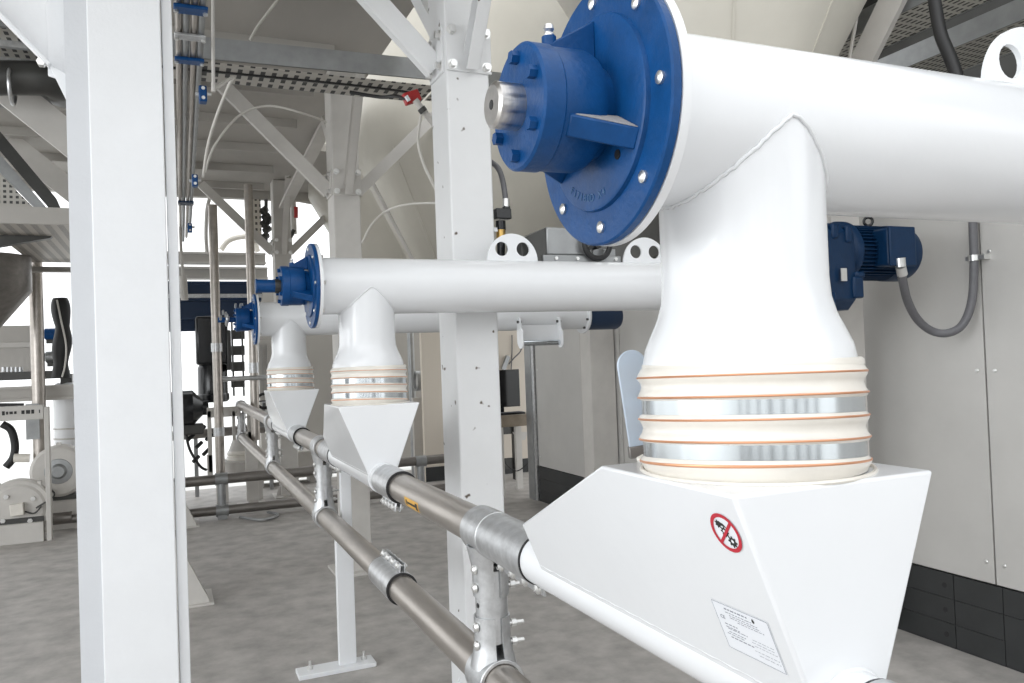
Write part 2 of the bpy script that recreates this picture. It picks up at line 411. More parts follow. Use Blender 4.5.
# ================================================================== SCREW CONVEYORS
XN, ZT, RT, S = .957, .396, .1455, 2.966
def ring_pts(c, r, n, off=0): return [(c[0], c[1]+r*math.cos(2*PI*i/n+off), c[2]+r*math.sin(2*PI*i/n+off)) for i in range(n)]
def conveyor(k, label, xend, shaft='bare', lugs=(), bracket=None, drive=None):
    Y = 1.147 + k*S; ax = (0, Y, ZT)
    t = thing('screw_conveyor', (XN, Y, ZT-RT), label, 'screw conveyor')
    fx = .664
    MB().lathe([(RT, fx+.02), (RT, xend)], ax, (1, 0, 0), 96).build('tube', 'white', t)
    rn = .1445
    MB().lathe([(rn, ZT-.0), (rn, .12), (.147, .085), (.1555, .055), (.167, .030), (.179, .003), (.1845, -.024), (.1845, -.10)], (XN-.005, Y, 0), (0, 0, 1), 96, False).build('inlet_spout', 'white', t, ang=50)
    pts = []
    for i in range(120):
        a = 2*PI*i/120; x = rn*math.cos(a); y = rn*math.sin(a)
        q = .0015*math.sin(i*2.7)+.001*math.sin(i*5.1)
        pts.append((XN-.005+x*(1.01), Y+y*1.012, ZT-math.sqrt(max(0, RT*RT-y*y))-.001+q))
    MB().tube(pts, .0038, 6, True, False).build('weld_bead', 'white', t, ang=80)
    # bolted end flanges: white ring on the tube, blue bearing disc
    MB().lathe([(RT-.01, fx+.0185), (.216, fx+.0185), (.216, fx+.034), (RT, fx+.034)], ax, (1, 0, 0), 80, False).build('end_flange', 'white', t)
    bz = MB().lathe([(.0, fx-.009), (.154, fx-.009), (.158, fx-.007), (.160, fx), (.2125, fx), (.2155, fx+.003), (.2155, fx+.015), (.213, fx+.018), (0, fx+.018)], ax, (1, 0, 0), 80, False).build('bearing_flange', 'blue', t, ang=30)
    for q in ring_pts((fx, Y, ZT), .187, 8, 0):
        MB().lathe([(.010, 0), (.010, .004), (.005, .007), (0, .0075)], q, (-1, 0, 0), 12, False).build('flange_bolt', 'bolt', bz)
    for i, q in enumerate(ring_pts((fx+.034, Y, ZT), .187, 8, 0)): MB().hexa(q, Vector(q)+Vector((.014, 0, 0)), .011).build('flange_nut', 'bolt', t)
    # bearing housing
    hf = .519
    h = MB().lathe([(0, hf), (.096, hf), (.100, hf+.004), (.100, hf+.036), (.0975, hf+.039), (.0975, hf+.098), (.092, hf+.112), (.080, hf+.118), (.075, fx-.009)], ax, (1, 0, 0), 64, False).build('bearing_housing', 'blue', t, ang=30)
    for q in ring_pts((hf, Y, ZT), .077, 6, math.radians(95)):
        MB().hexa(q, Vector(q)-Vector((.013, 0, 0)), .0105).build('housing_bolt', 'blue', h)
    for a in [math.radians(v) for v in (90, 210, 330)]:
        d = Vector((0, math.cos(a), math.sin(a))); n = d.cross(Vector((1, 0, 0))); o = Vector(ax)
        poly = [o+d*.085+Vector((hf+.045, 0, 0)), o+d*.099+Vector((hf+.045, 0, 0)), o+d*.152+Vector((fx-.008, 0, 0)), o+d*.085+Vector((fx-.008, 0, 0))]
        rib = MB().prism([p-n*.017 for p in poly], n*.034).build('rib', 'blue', h, bevel=.003)
        if abs(a-math.radians(210)) < .01 and k == 0:
            up_ = n*(.0175 if n.z > 0 else -.0175)
            MB().prism([poly[1]+up_+Vector((.008, .0, 0)), poly[2]+up_+Vector((-.002, .004, .002)), poly[3]+up_+Vector((-.002, 0, 0)), poly[0]+up_+Vector((.03, 0, 0))], up_*.06).build('dust_film', 'dust', rib)
    MB().cyl((hf+.058, Y-.005, ZT+.094), (hf+.058, Y-.005, ZT+.118), .012, seg=16).build('nipple_base', 'blue', h)
    MB().lathe([(.009, 0), (.009, .004), (.006, .008), (.009, .012), (.007, .02), (0, .022)], (hf+.058, Y-.005, ZT+.118), (0, 0, 1), 14, False).build('grease_nipple', 'bolt', h)
    if k == 0:
        MB().lathe([(0, .004), (.006, .004), (.008, 0), (.031, 0), (.0365, .004), (.0365, .06)], (.474, Y, ZT), (1, 0, 0), 40, False).build('shaft', 'steel', t)
        MB().cyl((.4735, Y, ZT), (.479, Y, ZT), .0075, seg=16).build('shaft_centre_hole', 'black', t)
    elif shaft == 'blue':
        MB().cyl((.408, Y, ZT), (.494, Y, ZT), .033, seg=32).build('shaft_guard', 'blue', t)
        MB().cyl((.400, Y, ZT), (.409, Y, ZT), .036, seg=32).build('shaft_guard_flange', 'blue', t)
        MB().cyl((.492, Y, ZT), (.521, Y, ZT), .036, seg=32).build('shaft_seal', 'dark', t)
    else:
        MB().cyl((.38, Y, ZT), (.522, Y, ZT), .022, seg=24).build('shaft', 'blue', t)
        s = MB()
        for (x, dy, dz) in ((.44, -.03, .03), (.46, -.04, -.01), (.42, -.02, .045), (.44, -.05, -.04), (.52, -.03, .10), (.56, -.03, .10), (.40, -.03, 0)):
            s.cyl((x, Y+dy, ZT+dz), (x, Y+dy-.03, ZT+dz+.03), .009, seg=8)
        s.torus((.45, Y, ZT), (1, 0, 0), .045, .012, 24, 8)
        s.build('shaft_fittings', 'galv', t)
    for (lx, n, r) in lugs:
        z0 = ZT+math.sqrt(RT**2)-.006; y = Y
        out = [(lx+r*math.cos(a), y-.006, z0+.004+r*math.sin(a)) for a in [PI*i/24 for i in range(25)]]
        out += [(lx-r, y-.006, z0-.006), (lx+r, y-.006, z0-.006)]
        hs = []
        for hx in ((-.42*r, .42*r) if n == 2 else (0,)):
            hr = r*.26 if n == 2 else r*.40
            hs.append([(lx+hx+hr*math.cos(2*PI*i/20), y-.006, z0+r*(.46)+hr*math.sin(2*PI*i/20)) for i in range(20)])
        MB().plate_holes(out, hs, (0, .012, 0)).build('lifting_lug', 'white', t)
    if bracket:
        xa, xb = bracket
        for x in (xa, xb):
            yy = Y-.135
            pts = [(x, yy-.05, ZT-.03), (x, yy+.03, ZT-.03), (x, yy+.03, ZT-.27), (x, yy+.005, ZT-.30), (x, yy-.02, ZT-.325), (x, yy-.075, ZT-.325), (x, yy-.10, ZT-.30), (x, yy-.10, ZT-.17), (x, yy-.06, ZT-.13)]
            p = MB().prism(pts, (.016, 0, 0)).build('saddle_plate', 'white', t, bevel=.003)
            MB().hexa((x+.017, yy-.02, ZT-.07), (x+.03, yy-.02, ZT-.07), .014).hexa((x-.001, yy-.02, ZT-.07), (x-.014, yy-.02, ZT-.07), .014).build('bolt', 'dark', p)
        MB().box(xa+.016, xb, Y-.14, Y-.12, ZT-.25, ZT-.10).build('saddle_panel', 'white', t)
        MB().cyl((xa+.01, Y-.17, ZT-.275), (xb+.01, Y-.17, ZT-.275), .026, seg=16).build('support_bar', 'alu', t)
    if drive: drive(t, Y, xend)
    return t

def drive_big(t, Y, xe):
    # coupling flange, bevel gearbox, finned motor pulled along the line of sight toward camera
    MB().lathe([(.205, 0), (.205, .03)], (xe, Y, ZT), (1, 0, 0), 48).build('end_flange', 'white', t)
    dy = Y-4.113; ym = 3.72+dy; zm = .570
    def oct(x, y0, y1, z0, z1, c): return [(x, y0+c, z0), (x, y1-c, z0), (x, y1, z0+c), (x, y1, z1-c), (x, y1-c, z1), (x, y0+c, z1), (x, y0, z1-c), (x, y0, z0+c)]
    xg0, xg1 = xe+.03, xe+.37
    g = MB().loft([oct(xg0, 3.53+dy, 4.25+dy, .215, .715, .05), oct(xg0+.02, 3.51+dy, 4.27+dy, .20, .725, .06), oct(xg1-.03, 3.51+dy, 4.27+dy, .20, .725, .06), oct(xg1, 3.53+dy, 4.25+dy, .22, .70, .06)]).build('gearbox', 'blue_dark', t, bevel=.01)
    # casting bosses on the near face of the gearbox
    yb = 3.51+dy
    for x0, x1, z0, z1 in ((xg0+.02, xg0+.07, .62, .71), (xg0+.14, xg0+.19, .62, .71), (xg0+.25, xg0+.30, .60, .70), (xg1-.05, xg1+.03, .27, .40), (xg1-.03, xg1+.045, .39, .43), (xg0+.08, xg0+.15, .22, .31)):
        MB().box(x0, x1, yb-.010, yb+.03, z0, z1).build('casting_boss', 'blue_dark', g, bevel=.012)
    MB().box(xg1-.16, xg1-.115, yb-.022, yb-.017, .37, .445).build('nameplate', 'bolt', g)
    MB().lathe([(.10, 0), (.175, .005), (.185, .03), (.192, .045), (.192, .085), (.18, .10)], (xg1-.01, ym, zm), (1, 0, 0), 56).build('motor_flange', 'blue_dark', t, ang=30)
    x0 = xg1+.085; x1 = x0+.37
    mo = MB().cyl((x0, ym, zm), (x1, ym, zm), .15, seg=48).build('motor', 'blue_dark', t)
    f = MB()
    for i in range(44):
        a = 2*PI*i/44; d = Vector((0, math.cos(a), math.sin(a)))
        f.bar(Vector((x0, ym, zm))+d*.158, Vector((x1-.02, ym, zm))+d*.158, .006, .03, d)
    tag(f.build('cooling_fins', 'blue_dark', mo))
    MB().lathe([(.172, 0), (.178, .02), (.178, .13), (.168, .17), (.14, .19), (.06, .195), (0, .195)], (x1-.03, ym, zm), (1, 0, 0), 48, False).build('fan_cover', 'blue_dark', t, ang=40)
    tb = MB().box(x0+.13, x0+.335, ym-.245, ym-.12, zm-.105, zm+.125).build('terminal_box', 'blue_dark', t, bevel=.016, bseg=3)
    MB().box(x0+.125, x0+.34, ym-.262, ym-.244, zm-.11, zm+.13).build('box_lid', 'blue_dark', tb, bevel=.007)
    MB().torus((x0+.22, ym-.02, zm+.20), (.6, 1, 0), .026, .009, 24, 8).cyl((x0+.22, ym-.02, zm+.14), (x0+.22, ym-.02, zm+.178), .014, seg=12).build('eyebolt', 'blackgloss', t)
    MB().cyl((x0+.04, ym, zm+.162), (x0+.2, ym, zm+.162), .012, seg=10).build('earth_rod', 'blue_dark', t)
def drive_small(t, Y, xe):
    f = MB().lathe([(.16, 0), (.178, .004), (.178, .026), (.16, .03)], (xe, Y, ZT-.01), (1, 0, 0), 48).build('end_flange', 'white', t)
    for a in (2.4, 3.5, 4.2): MB().hexa((xe, Y+.155*math.cos(a), ZT+.155*math.sin(a)), (xe-.018, Y+.155*math.cos(a), ZT+.155*math.sin(a)), .013).build('bolt', 'dark', f)
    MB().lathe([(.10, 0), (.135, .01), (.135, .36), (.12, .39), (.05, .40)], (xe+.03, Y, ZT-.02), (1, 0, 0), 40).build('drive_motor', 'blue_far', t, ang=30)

conveyor(0, 'big white tube in the right foreground ending in a large blue bearing flange', 4.2, lugs=[(1.759, 2, .145)], drive=None)
conveyor(1, 'middle white screw conveyor tube with blue shaft guard, passing in front of the middle column', 3.40, 'blue', lugs=[(1.795, 2, .155), (2.675, 2, .155)], drive=drive_big)
conveyor(2, 'farthest white screw conveyor tube, lowest in view, with short blue motor at its right end', 3.82, 'fit', lugs=[(2.05, 2, .15)], bracket=(3.06, 3.48), drive=drive_small)
# embossed casting marks on the first flange
first = [o for o in bpy.data.objects if o.name == 'bearing_flange'][0]
for i, ch in enumerate('F17180D X4'):
    if ch == ' ': continue
    a = math.radians(-54) - i*.092      # angle in the YZ plane, read from -X
    r = .137; Y = 1.147
    d = Vector((0, math.cos(a), math.sin(a)))
    text_part(ch, .018, Vector((.6548, Y, ZT))+d*r, d.cross(Vector((1, 0, 0))), -d, .0008, 'blue_worn', 'cast_letter', first)
MB().lathe([(.008, 0), (.008, .002)], Vector((.6552, 1.147-.075, ZT-.085)), (-1, 0, 0), 12).build('drain_hole', 'black', first)

# ================================================================== FLEXIBLE SLEEVES between spout and hopper
RZ = [-.048, -.084, -.123, -.160, -.199]
def cam_shear(mb, Y):
    """sheared along the camera direction to follow the rings in the image: its near side is pulled up a little between collar and hopper"""
    T = [(-.30, 0), (-.2125, 0), (-.205, .013), (-.199, .0155), (-.048, .008), (-.026, .001), (1, 0)]
    for v in mb.bm.verts:
        v.co.x = XN-.003+(v.co.x-XN)*.987; v.co.y = Y+(v.co.y-Y)*.987
        d = ((v.co.x-XN)*-.64 + (v.co.y-Y)*-.77)/.2; z = v.co.z  # height sheared along the horizontal direction to the camera
        for (za, wa), (zb, wb) in zip(T, T[1:]):
            if za <= z < zb: v.co.z += d*(wa+(wb-wa)*(z-za)/(zb-za)); break
    return mb
def sleeve(k, label):
    Y = 1.147 + k*S
    t = thing('flexible_sleeve', (XN, Y, -.2149), label, 'sleeve', None)
    prof = [(0.1866, -.024), (0.1935, -.030)]
    zz = [-.030]+RZ+[-.213]
    # bulging cream sleeve with ridges at the wires
    P = [(0.1881, -.026), (0.1935, -.034), (0.1993, RZ[0]+.004), (0.1998, RZ[0]-.004), (0.1944, RZ[0]-.012), (0.1930, (RZ[0]+RZ[1])/2), (0.1954, RZ[1]+.010), (0.1993, RZ[1]+.003), (0.1984, RZ[1]-.004), (0.1900, RZ[1]-.009), (0.1900, RZ[2]+.009), (0.1984, RZ[2]+.004), (0.1998, RZ[2]-.003), (0.1954, RZ[2]-.011), (0.1925, (RZ[2]+RZ[3])/2), (0.1949, RZ[3]+.010), (0.1998, RZ[3]+.003), (0.1984, RZ[3]-.004), (0.1900, RZ[3]-.008), (0.1900, RZ[4]+.009), (0.1984, RZ[4]+.004), (0.2003, RZ[4]-.002), (0.1954, RZ[4]-.009), (0.1935, -.2125)]
    cam_shear(MB().lathe(P, (XN, Y, 0), (0, 0, 1), 96, False), Y).build('sleeve', 'bellow', t, ang=70)
    MB().lathe([(0.1846, -.024), (0.1866, -.0215), (0.1910, -.026), (0.1905, -.034)], (XN, Y, 0), (0, 0, 1), 96, False).build('collar_edge', 'bellow', t, ang=70)
    for i, z in enumerate(RZ): cam_shear(MB().torus((XN, Y, z), (0, 0, 1), .1995, .0020, 96, 8, tilt=.0018), Y).build('copper_wire', 'copper', t)
    for a, c in ((RZ[1]-.0055, RZ[2]+.0075), (RZ[3]-.0055, RZ[4]+.0075)):
        bd = cam_shear(MB().lathe([(0.1905, a), (0.1939, a), (0.1939, c), (0.1905, c)], (XN, Y, 0), (0, 0, 1), 96, False), Y).build('clamp_band', 'alu', t)
        q = Vector((XN+.1955*math.cos(-.5), Y+.1955*math.sin(-.5), (a+c)/2))
        dd = Vector((math.cos(1.07), math.sin(1.07), 0))
        cam_shear(MB().box(XN+.192, XN+.208, Y+.02, Y+.05, a, c), Y).build('band_buckle', 'bolt', bd, bevel=.002)
    return t
sl = sleeve(0, 'large cream ribbed sleeve with two silver bands on the foreground hopper')
dup(sl, (0, S, 0), 'medium cream ribbed sleeve with two silver bands on the middle hopper')
dup(sl, (0, 2*S, 0), 'small far ribbed sleeve with two silver bands on the rearmost hopper')

# ================================================================== HOPPERS with trough pipe
XP, ZU, ZL, RP = .960, -.580, -1.057, .063
HS = .403
def hw(z): return .213 + (z+.215)*HS
def hopper(k, label):
    Y0 = .945 + k*S
    t = thing('hopper', (XP, Y0+.4, ZU-.07), label, 'hopper', None)
    def ring(y, ztop): return [(XN+.005-hw(ztop), y, ztop), (XN-.006+hw(ztop), y, ztop), (XN-.001+hw(-.57), y, -.57), (XN+.005-hw(-.57), y, -.57)]
    MB().loft([ring(Y0, -.215), ring(Y0+.39, -.215), ring(Y0+.985, -.442)]).build('body', 'white', t, bevel=.006, bseg=3)
    MB().cyl((XP, Y0-.06, ZU), (XP, Y0+1.125, ZU), .0705, seg=64).build('trough_pipe', 'white', t)
    MB().torus((XP, Y0-.002, ZU), (0, 1, 0), .0715, .005, 48, 6).build('weld_bead', 'white', t)
    s = MB()
    for sx in (-1, 1):
        pts = [(XP+sx*(.0715), Y0+.01+i*.0201, -.555+.0012*math.sin(i*1.9)) for i in range(49)]
        s.tube(pts, .0035, 6, False, False)
    s.build('seam_weld', 'white', t)
    MB().torus((XN, Y0+.2, -.214), (0, 0, 1), .199, .004, 80, 6).build('top_weld', 'bellow', t)
    if k: return t
    # stickers on the sloping left face
    n = Vector((-1, 0, -HS)).normalized(); dn = Vector((HS, 0, -1)).normalized(); fy = Vector((0, -1, 0))   # fy points right in view
    def P(y, z, e=.0008): return Vector((XN+.005-hw(z), y, z)) + n*e
    c = P(Y0+.052, -.281)
    def disc(c, r0, r1, seg=40, e=0):
        o = MB(); ri = [c+n*e+(fy*math.cos(2*PI*i/seg)+dn*math.sin(2*PI*i/seg))*r0 for i in range(seg)]
        ro = [c+n*e+(fy*math.cos(2*PI*i/seg)+dn*math.sin(2*PI*i/seg))*r1 for i in range(seg)]
        if r0 <= 0:
            o.face([o.bm.verts.new(p) for p in ro])
        else: o.loft([ri, ro], False)
        return o
    R = .0335
    w = disc(c, 0, R, e=.0001).build('warning_sticker', 'paper', t)
    s = MB()   # black pictogram: hand and toothed wheels
    def gear(u, v, r, teeth):
        pts = []
        for i in range(teeth*4):
            a = 2*PI*i/(teeth*4); rr = r*(1.0 if i % 4 < 2 else .72); pts.append(c+n*.0006+fy*(u+rr*math.cos(a))+dn*(v+rr*math.sin(a)))
        s.face([s.bm.verts.new(p) for p in pts])
    gear(.009, .014, .0105, 8); gear(-.002, -.001, .0095, 8); gear(-.012, -.013, .0075, 7)
    for j in range(4): s.bar(c+n*.0006+fy*(-.014+j*.004)+dn*(-.019+j*.001), c+n*.0006+fy*(-.004+j*.003)+dn*(-.012+j*.001), .0018, .0002, n)
    s.build('pictogram', 'inkb', w)
    s = MB()
    for (u, v) in ((.009, .013), (-.003, -.002)):
        s.face([s.bm.verts.new(c+n*.0008+fy*(u+.003*math.cos(2*PI*i/12))+dn*(v+.003*math.sin(2*PI*i/12))) for i in range(12)])
    s.build('pictogram_hole', 'paper', w)
    disc(c, R*.80, R, e=.0009).build('red_ring', 'red', w)
    MB().bar(c+n*.0010+(fy-dn)*R*.60, c+n*.0010-(fy-dn)*R*.60, .0052, .0002, n).build('red_slash', 'red', w)
    # type label
    lc = P(Y0+.105, -.466); W, H = .0705, .0475
    lb = MB(); lb.face([lb.bm.verts.new(lc+fy*a*W+dn*b_*H) for a, b_ in ((-1, -1), (1, -1), (1, 1), (-1, 1))]); lb = lb.build('type_label', 'paper', t)
    s = MB()
    for a, b_, c_, d_ in ((-1, -1, 1, -1), (1, -1, 1, 1), (1, 1, -1, 1), (-1, 1, -1, -1)):
        s.bar(lc+n*.0003+fy*a*W*.97+dn*b_*H*.97, lc+n*.0003+fy*c_*W*.97+dn*d_*H*.97, .0007, .0002, n)
    rows = [(-.80, -.55, .25, .0032), (-.66, -.55, .35, .0016), (-.56, -.45, .55, .0014), (-.47, -.45, .6, .0014), (-.38, -.2, .7, .0014), (-.12, -.75, -.3, .002), (0, -.75, -.25, .0016), (.06, -.7, .0, .0016), (.2, -.7, -.1, .0016), (.30, -.8, -.2, .0016), (.42, -.7, .1, .0026), (.1, .15, .85, .0009), (.22, .1, .85, .0009), (.34, .15, .9, .0009), (.55, .1, .9, .0009), (.7, .2, .9, .0009)]
    for v, a, b_, h in rows:
        x = a
        while x < b_:
            l = random.uniform(.05, .16); x2 = min(b_, x+l)
            s.bar(lc+n*.0003+fy*x*W+dn*v*H, lc+n*.0003+fy*x2*W+dn*v*H, h*.75, .0002, n); x = x2+.035
    s.build('printed_lines', 'ink', lb)
    dm = lc+n*.0004+fy*.45*W-dn*.76*H
    s = MB(); s.face([s.bm.verts.new(dm+fy*x+dn*y) for x, y in ((0, -.0055), (.0028, -.001), (.0032, .002), (0, .0042), (-.0032, .002), (-.0028, -.001))]); s.build('drop_mark', 'inkb', lb)
    text_part('CE', .010, lc+n*.0004-fy*.74*W-dn*.38*H, fy, -dn, .0001, 'ink', 'printed_mark', lb)
    return t
hp0 = hopper(0, 'big white funnel hopper in the right foreground with a round red-slashed sticker')
hp = hopper(1, 'middle white funnel hopper standing above the floor leg')
dup(hp, (0, S, 0), 'small white funnel hopper farthest along the pipe')

# ================================================================== CONVEYING PIPES
up_r = RP
def coupling(x, z, y0, y1, label, boltside=-1, ang=-95, grp=None, rub0=True):
    """sheet-metal sleeve clamp with black rubber rims and a bolted flange strip"""
    t = thing('pipe_coupling', (x, (y0+y1)/2, z-.075), label, 'coupling', grp)
    seg = 48
    MB().pipe((x, y0, z), (x, y1, z), .0755, .071, seg).build('clamp_shell', 'galv', t)
    for yy in (y0-.006, y1-.004): MB().pipe((x, yy, z), (x, yy+.010, z), .0745, .0620, seg).build('rubber_rim', 'black', t)
    a = math.radians(ang); d = Vector((math.cos(a), 0, math.sin(a))); q = Vector((-d.z, 0, d.x))
    o = Vector((x, 0, z))
    for sg in (-1, 1):
        c0 = o + d*.090 + q*sg*.011
        MB().bar(c0+Vector((0, y0+.01, 0)), c0+Vector((0, y1-.01, 0)), .006, .046, d).build('flange_strip', 'galv', t, bevel=.002)
    n = 4
    for i in range(n):
        yy = y0+.045+(y1-y0-.09)*i/(n-1)
        c = o+d*.096+Vector((0, yy, 0))
        bl = MB().cyl(c-q*.030, c+q*.030, .006, seg=10).build('clamp_bolt', 'bolt', t)
        for sg in (-1, 1): MB().lathe([(.017, 0), (.0155, .007), (.007, .012)], c+q*sg*.014, q*sg, 12).build('bolt_head', 'bolt', bl)
    return t
def pseg(y0, y1, z, label, m='pipe'):
    o = MB().pipe((XP, y0, z), (XP, y1, z), RP, RP-.004, 64).build('conveying_pipe', m); return tag(o, label, 'pipe', None)
# upper line
pseg(-1.2, .87, ZU, 'upper steel pipe leaving the foreground hopper towards the viewer at the bottom edge')
p1 = pseg(2.10, 3.76, ZU, 'upper steel pipe with an orange arrow sticker, between the big and the middle hopper')
pseg(5.06, 6.72, ZU, 'upper steel pipe between the middle and the farthest hopper')
pseg(8.03, 12.68, ZU, 'upper steel pipe running on behind the farthest hopper')
pseg(-1.2, 3.79, ZL, 'lower steel pipe, nearest length under the big hopper')
pseg(3.81, 12.6, ZL, 'lower steel pipe, long far length running back towards the bright opening')
# arrow sticker wrapped on the pipe
def wrap(y0, y1, a0, a1, e): 
    o = MB(); n = 6
    rings = []
    for i in range(n+1):
        a = math.radians(a0+(a1-a0)*i/n); rr = RP+e
        rings.append([(XP+rr*math.cos(a), y0, ZU+rr*math.sin(a)), (XP+rr*math.cos(a), y1, ZU+rr*math.sin(a))])
    R = [[o.bm.verts.new(p) for p in r] for r in rings]
    for q, w in zip(R, R[1:]): o.face([q[0], q[1], w[1], w[0]])
    return o
stk = wrap(3.09, 3.29, 174, 212, .0006).build('arrow_sticker', 'yellow', p1)
wrap(3.13, 3.25, 188, 197, .0012).build('arrow_shaft', 'inkb', stk)
wrap(3.105, 3.135, 180, 206, .0012).build('arrow_head', 'inkb', stk)
wrap(3.255, 3.27, 182, 203, .0012).build('arrow_tail', 'inkb', stk)
coupling(XP, ZU, .60, .895, 'steel coupling just cut by the bottom edge, below the foreground hopper', ang=-85)
coupling(XP, ZU, 2.07, 2.44, 'broad brushed coupling behind the foreground hopper', ang=-78)
coupling(XP, ZU, 3.56, 3.83, 'steel coupling at the near mouth of the middle hopper', ang=-100)
coupling(XP, ZU, 5.04, 5.38, 'steel coupling behind the middle hopper', ang=-78)
coupling(XP, ZU, 6.53, 6.80, 'steel coupling at the near mouth of the farthest hopper', ang=-100)
coupling(XP, ZU, 8.01, 8.32, 'steel coupling behind the farthest hopper', ang=-78)
coupling(XP, ZL, 3.62, 3.98, 'coupling with an upright bolted strip on the lower pipe', ang=84)

def tie(y, label, zu=ZU, zl=ZL, m='galv'):
    """upright between the two pipe lines: two split saddle clamps and a short tube"""
    t = thing('pipe_tie', (XP, y, zl-.07), label, 'pipe bracket', None)
    MB().cyl((XP, y, zl+.12), (XP, y, zu-.12), .053, seg=40).build('tie_tube', 'alu' if False else 'galv', t)
    MB().cyl((XP-.0527, y-.01, (zu+zl)/2+.005), (XP-.0538, y-.01, (zu+zl)/2+.005), .008, seg=12).build('tie_hole', 'black', t)
    for sgn, z in ((-1, zu), (1, zl)):
        # ring round the pipe, flared throat, split neck of two half shells
        MB().pipe((XP, y-.075, z), (XP, y+.075, z), .0775, .064, 48).build('saddle_ring', m, t, bevel=.003)
        for half in (0, 1):
            b_ = MB(); rings = []
            prof = [(.077, .040), (.071, .070), (.064, .10), (.0605, .125), (.0605, .205)]
            for r, h in prof:
                g = .20; a0 = PI*half + g - PI/2; a1 = PI*half + PI - g - PI/2
                arc = [a0+(a1-a0)*i/16 for i in range(17)]
                rings.append([(XP+r*math.cos(a), y+r*math.sin(a), z+sgn*h) for a in arc] + [(XP+(r-.006)*math.cos(a), y+(r-.006)*math.sin(a), z+sgn*h) for a in reversed(arc)])
            nk = b_.loft(rings).build('saddle_neck', m, t, ang=50)
            sx = 1 if half == 0 else -1
        for h in (.115, .175):
            # through bolts across the split, visible heads on both cheeks
            p0 = Vector((XP-.068, y-.012, z+sgn*h)); p1_ = Vector((XP+.10, y-.030, z+sgn*h))
            bb = MB().cyl(p0, p1_, .0065, seg=10).build('saddle_bolt', 'bolt', t)
            MB().lathe([(.017, 0), (.015, .007), (.008, .012)], p0+Vector((.010, 0, 0)), (-1, 0, 0), 14).build('bolt_head', 'bolt', bb)
            MB().hexa(p1_-Vector((.042, -.004, 0)), p1_-Vector((.026, -.003, 0)), .013).build('bolt_nut', 'bolt', bb)
    return t
tie(2.48, 'galvanised upright clamp joining both pipes in the foreground beside the big hopper')
tie(5.62, 'galvanised upright clamp joining both pipes beside the middle hopper')
tie(8.62, 'galvanised upright clamp joining both pipes beside the farthest hopper')
tie(12.5, 'galvanised upright clamp at the far end of both pipes')

# floor leg carrying the middle hopper's pipe
t = thing('support_leg', (1.06, 5.42, FZ), 'white flat floor leg on a bolted foot plate under the pipes', 'support leg')
MB().box(.99, 1.105, 5.40, 5.455, FZ+.02, ZL-.075).build('lower_post', 'white_col', t, bevel=.004)
MB().box(1.035, 1.105, 5.40, 5.455, ZL-.09, ZU-.03).build('upper_post', 'white_col', t, bevel=.004)
fp = MB().box(.715, 1.225, 5.34, 5.50, FZ, FZ+.03).build('foot_plate', 'white_col', t, bevel=.004)
for x in (.80, 1.16):
    MB().cyl((x, 5.43, FZ+.03), (x, 5.43, FZ+.085), .009, seg=10).hexa((x, 5.43, FZ+.03), (x, 5.43, FZ+.052), .02).build('anchor_bolt', 'bolt', fp)

# paddle standing on the hopper behind the sleeve
t = thing('scraper', (.85, 1.38, -.2149), 'pale blue rounded metal blade standing behind the big ribbed sleeve', 'scraper')
c0 = aY(642, 455, 1.375); c1 = aY(630, 350, 1.375)
d = (c1-c0); l = d.length; d.normalize(); e = Vector((.96, -.22, 0)).normalized(); e = (e-d*e.dot(d)).normalized(); nn = d.cross(e)
out = []
w0, w1 = .024, .031
out = [c0-e*w0, c0+e*w0] + [c0+d*(l-w1)+e*w1*math.cos(a)+d*w1*math.sin(a) for a in [PI*i/16 for i in range(17)]]
MB().prism([p-nn*.003 for p in out], nn*.006).build('blade', 'paddle', t, bevel=.002)
zz = c0.z
MB().prism([c0-e*(w0+.003)-d*.004-nn*.007, c0+e*(w0+.003)-d*.004-nn*.007, c0+e*(w0+.003)+d*.020-nn*.007, c0-e*(w0+.003)+d*.020-nn*.007], nn*.014).build('metal_ferrule', 'pipe_dark', t, bevel=.002)
cb = c0 - d*.004; foot = [Vector((cb.x-.03, 1.36, -.2149)), Vector((cb.x+.03, 1.36, -.2149)), Vector((cb.x+.03, 1.395, -.2149)), Vector((cb.x-.03, 1.395, -.2149))]
MB().bar(cb+Vector((0, 0, .004)), Vector((cb.x+.003, 1.36, -.2145)), .035, .012, (0, 1, 0)).build('rubber_foot', 'bellow', t, bevel=.004)

# ================================================================== CABLE TRAY across the aisle
t = thing('cable_tray', (1.0, 5.7, 2.0), 'long galvanised cable channel crossing high above the aisle, left of the middle column', 'cable tray')
MB().channel((-.6, 5.55, 2.095), (1.86, 5.55, 2.075+.06), .145, .018, .003, (0, 1, 0)).build('side_rail', 'galv_dark', t)
o = MB().box(-.6, 1.86, 5.57, 5.95, 2.02, 2.024).build('slotted_base', 'perf_galv', t)
MB().box(-.6, 1.86, 5.95, 5.955, 2.02, 2.16).build('side_rail', 'galv_dark', t)
MB().tube([(-.6, 5.75, 2.04), (1.2, 5.72, 2.04), (1.8, 5.76, 2.04)], .03, 10).build('cable_bundle', 'black', t)
t = thing('cable_tray', (2.2, 5.7, 2.0), 'short stub of grey cable channel just right of the middle column', 'cable tray')
MB().channel((1.88, 5.55, 2.10), (2.5, 5.55, 2.10), .145, .018, .003, (0, 1, 0)).build('side_rail', 'galv_dark', t)
MB().box(1.88, 2.5, 5.57, 5.9, 2.02, 2.024).build('slotted_base', 'perf_galv', t)
MB().tube([aY(406, 99, 4.98), aY(395, 96, 5.1), aY(380, 97, 5.3), aY(350, 92, 5.4)], .012, 8).build('hanging_cable', 'black', t)

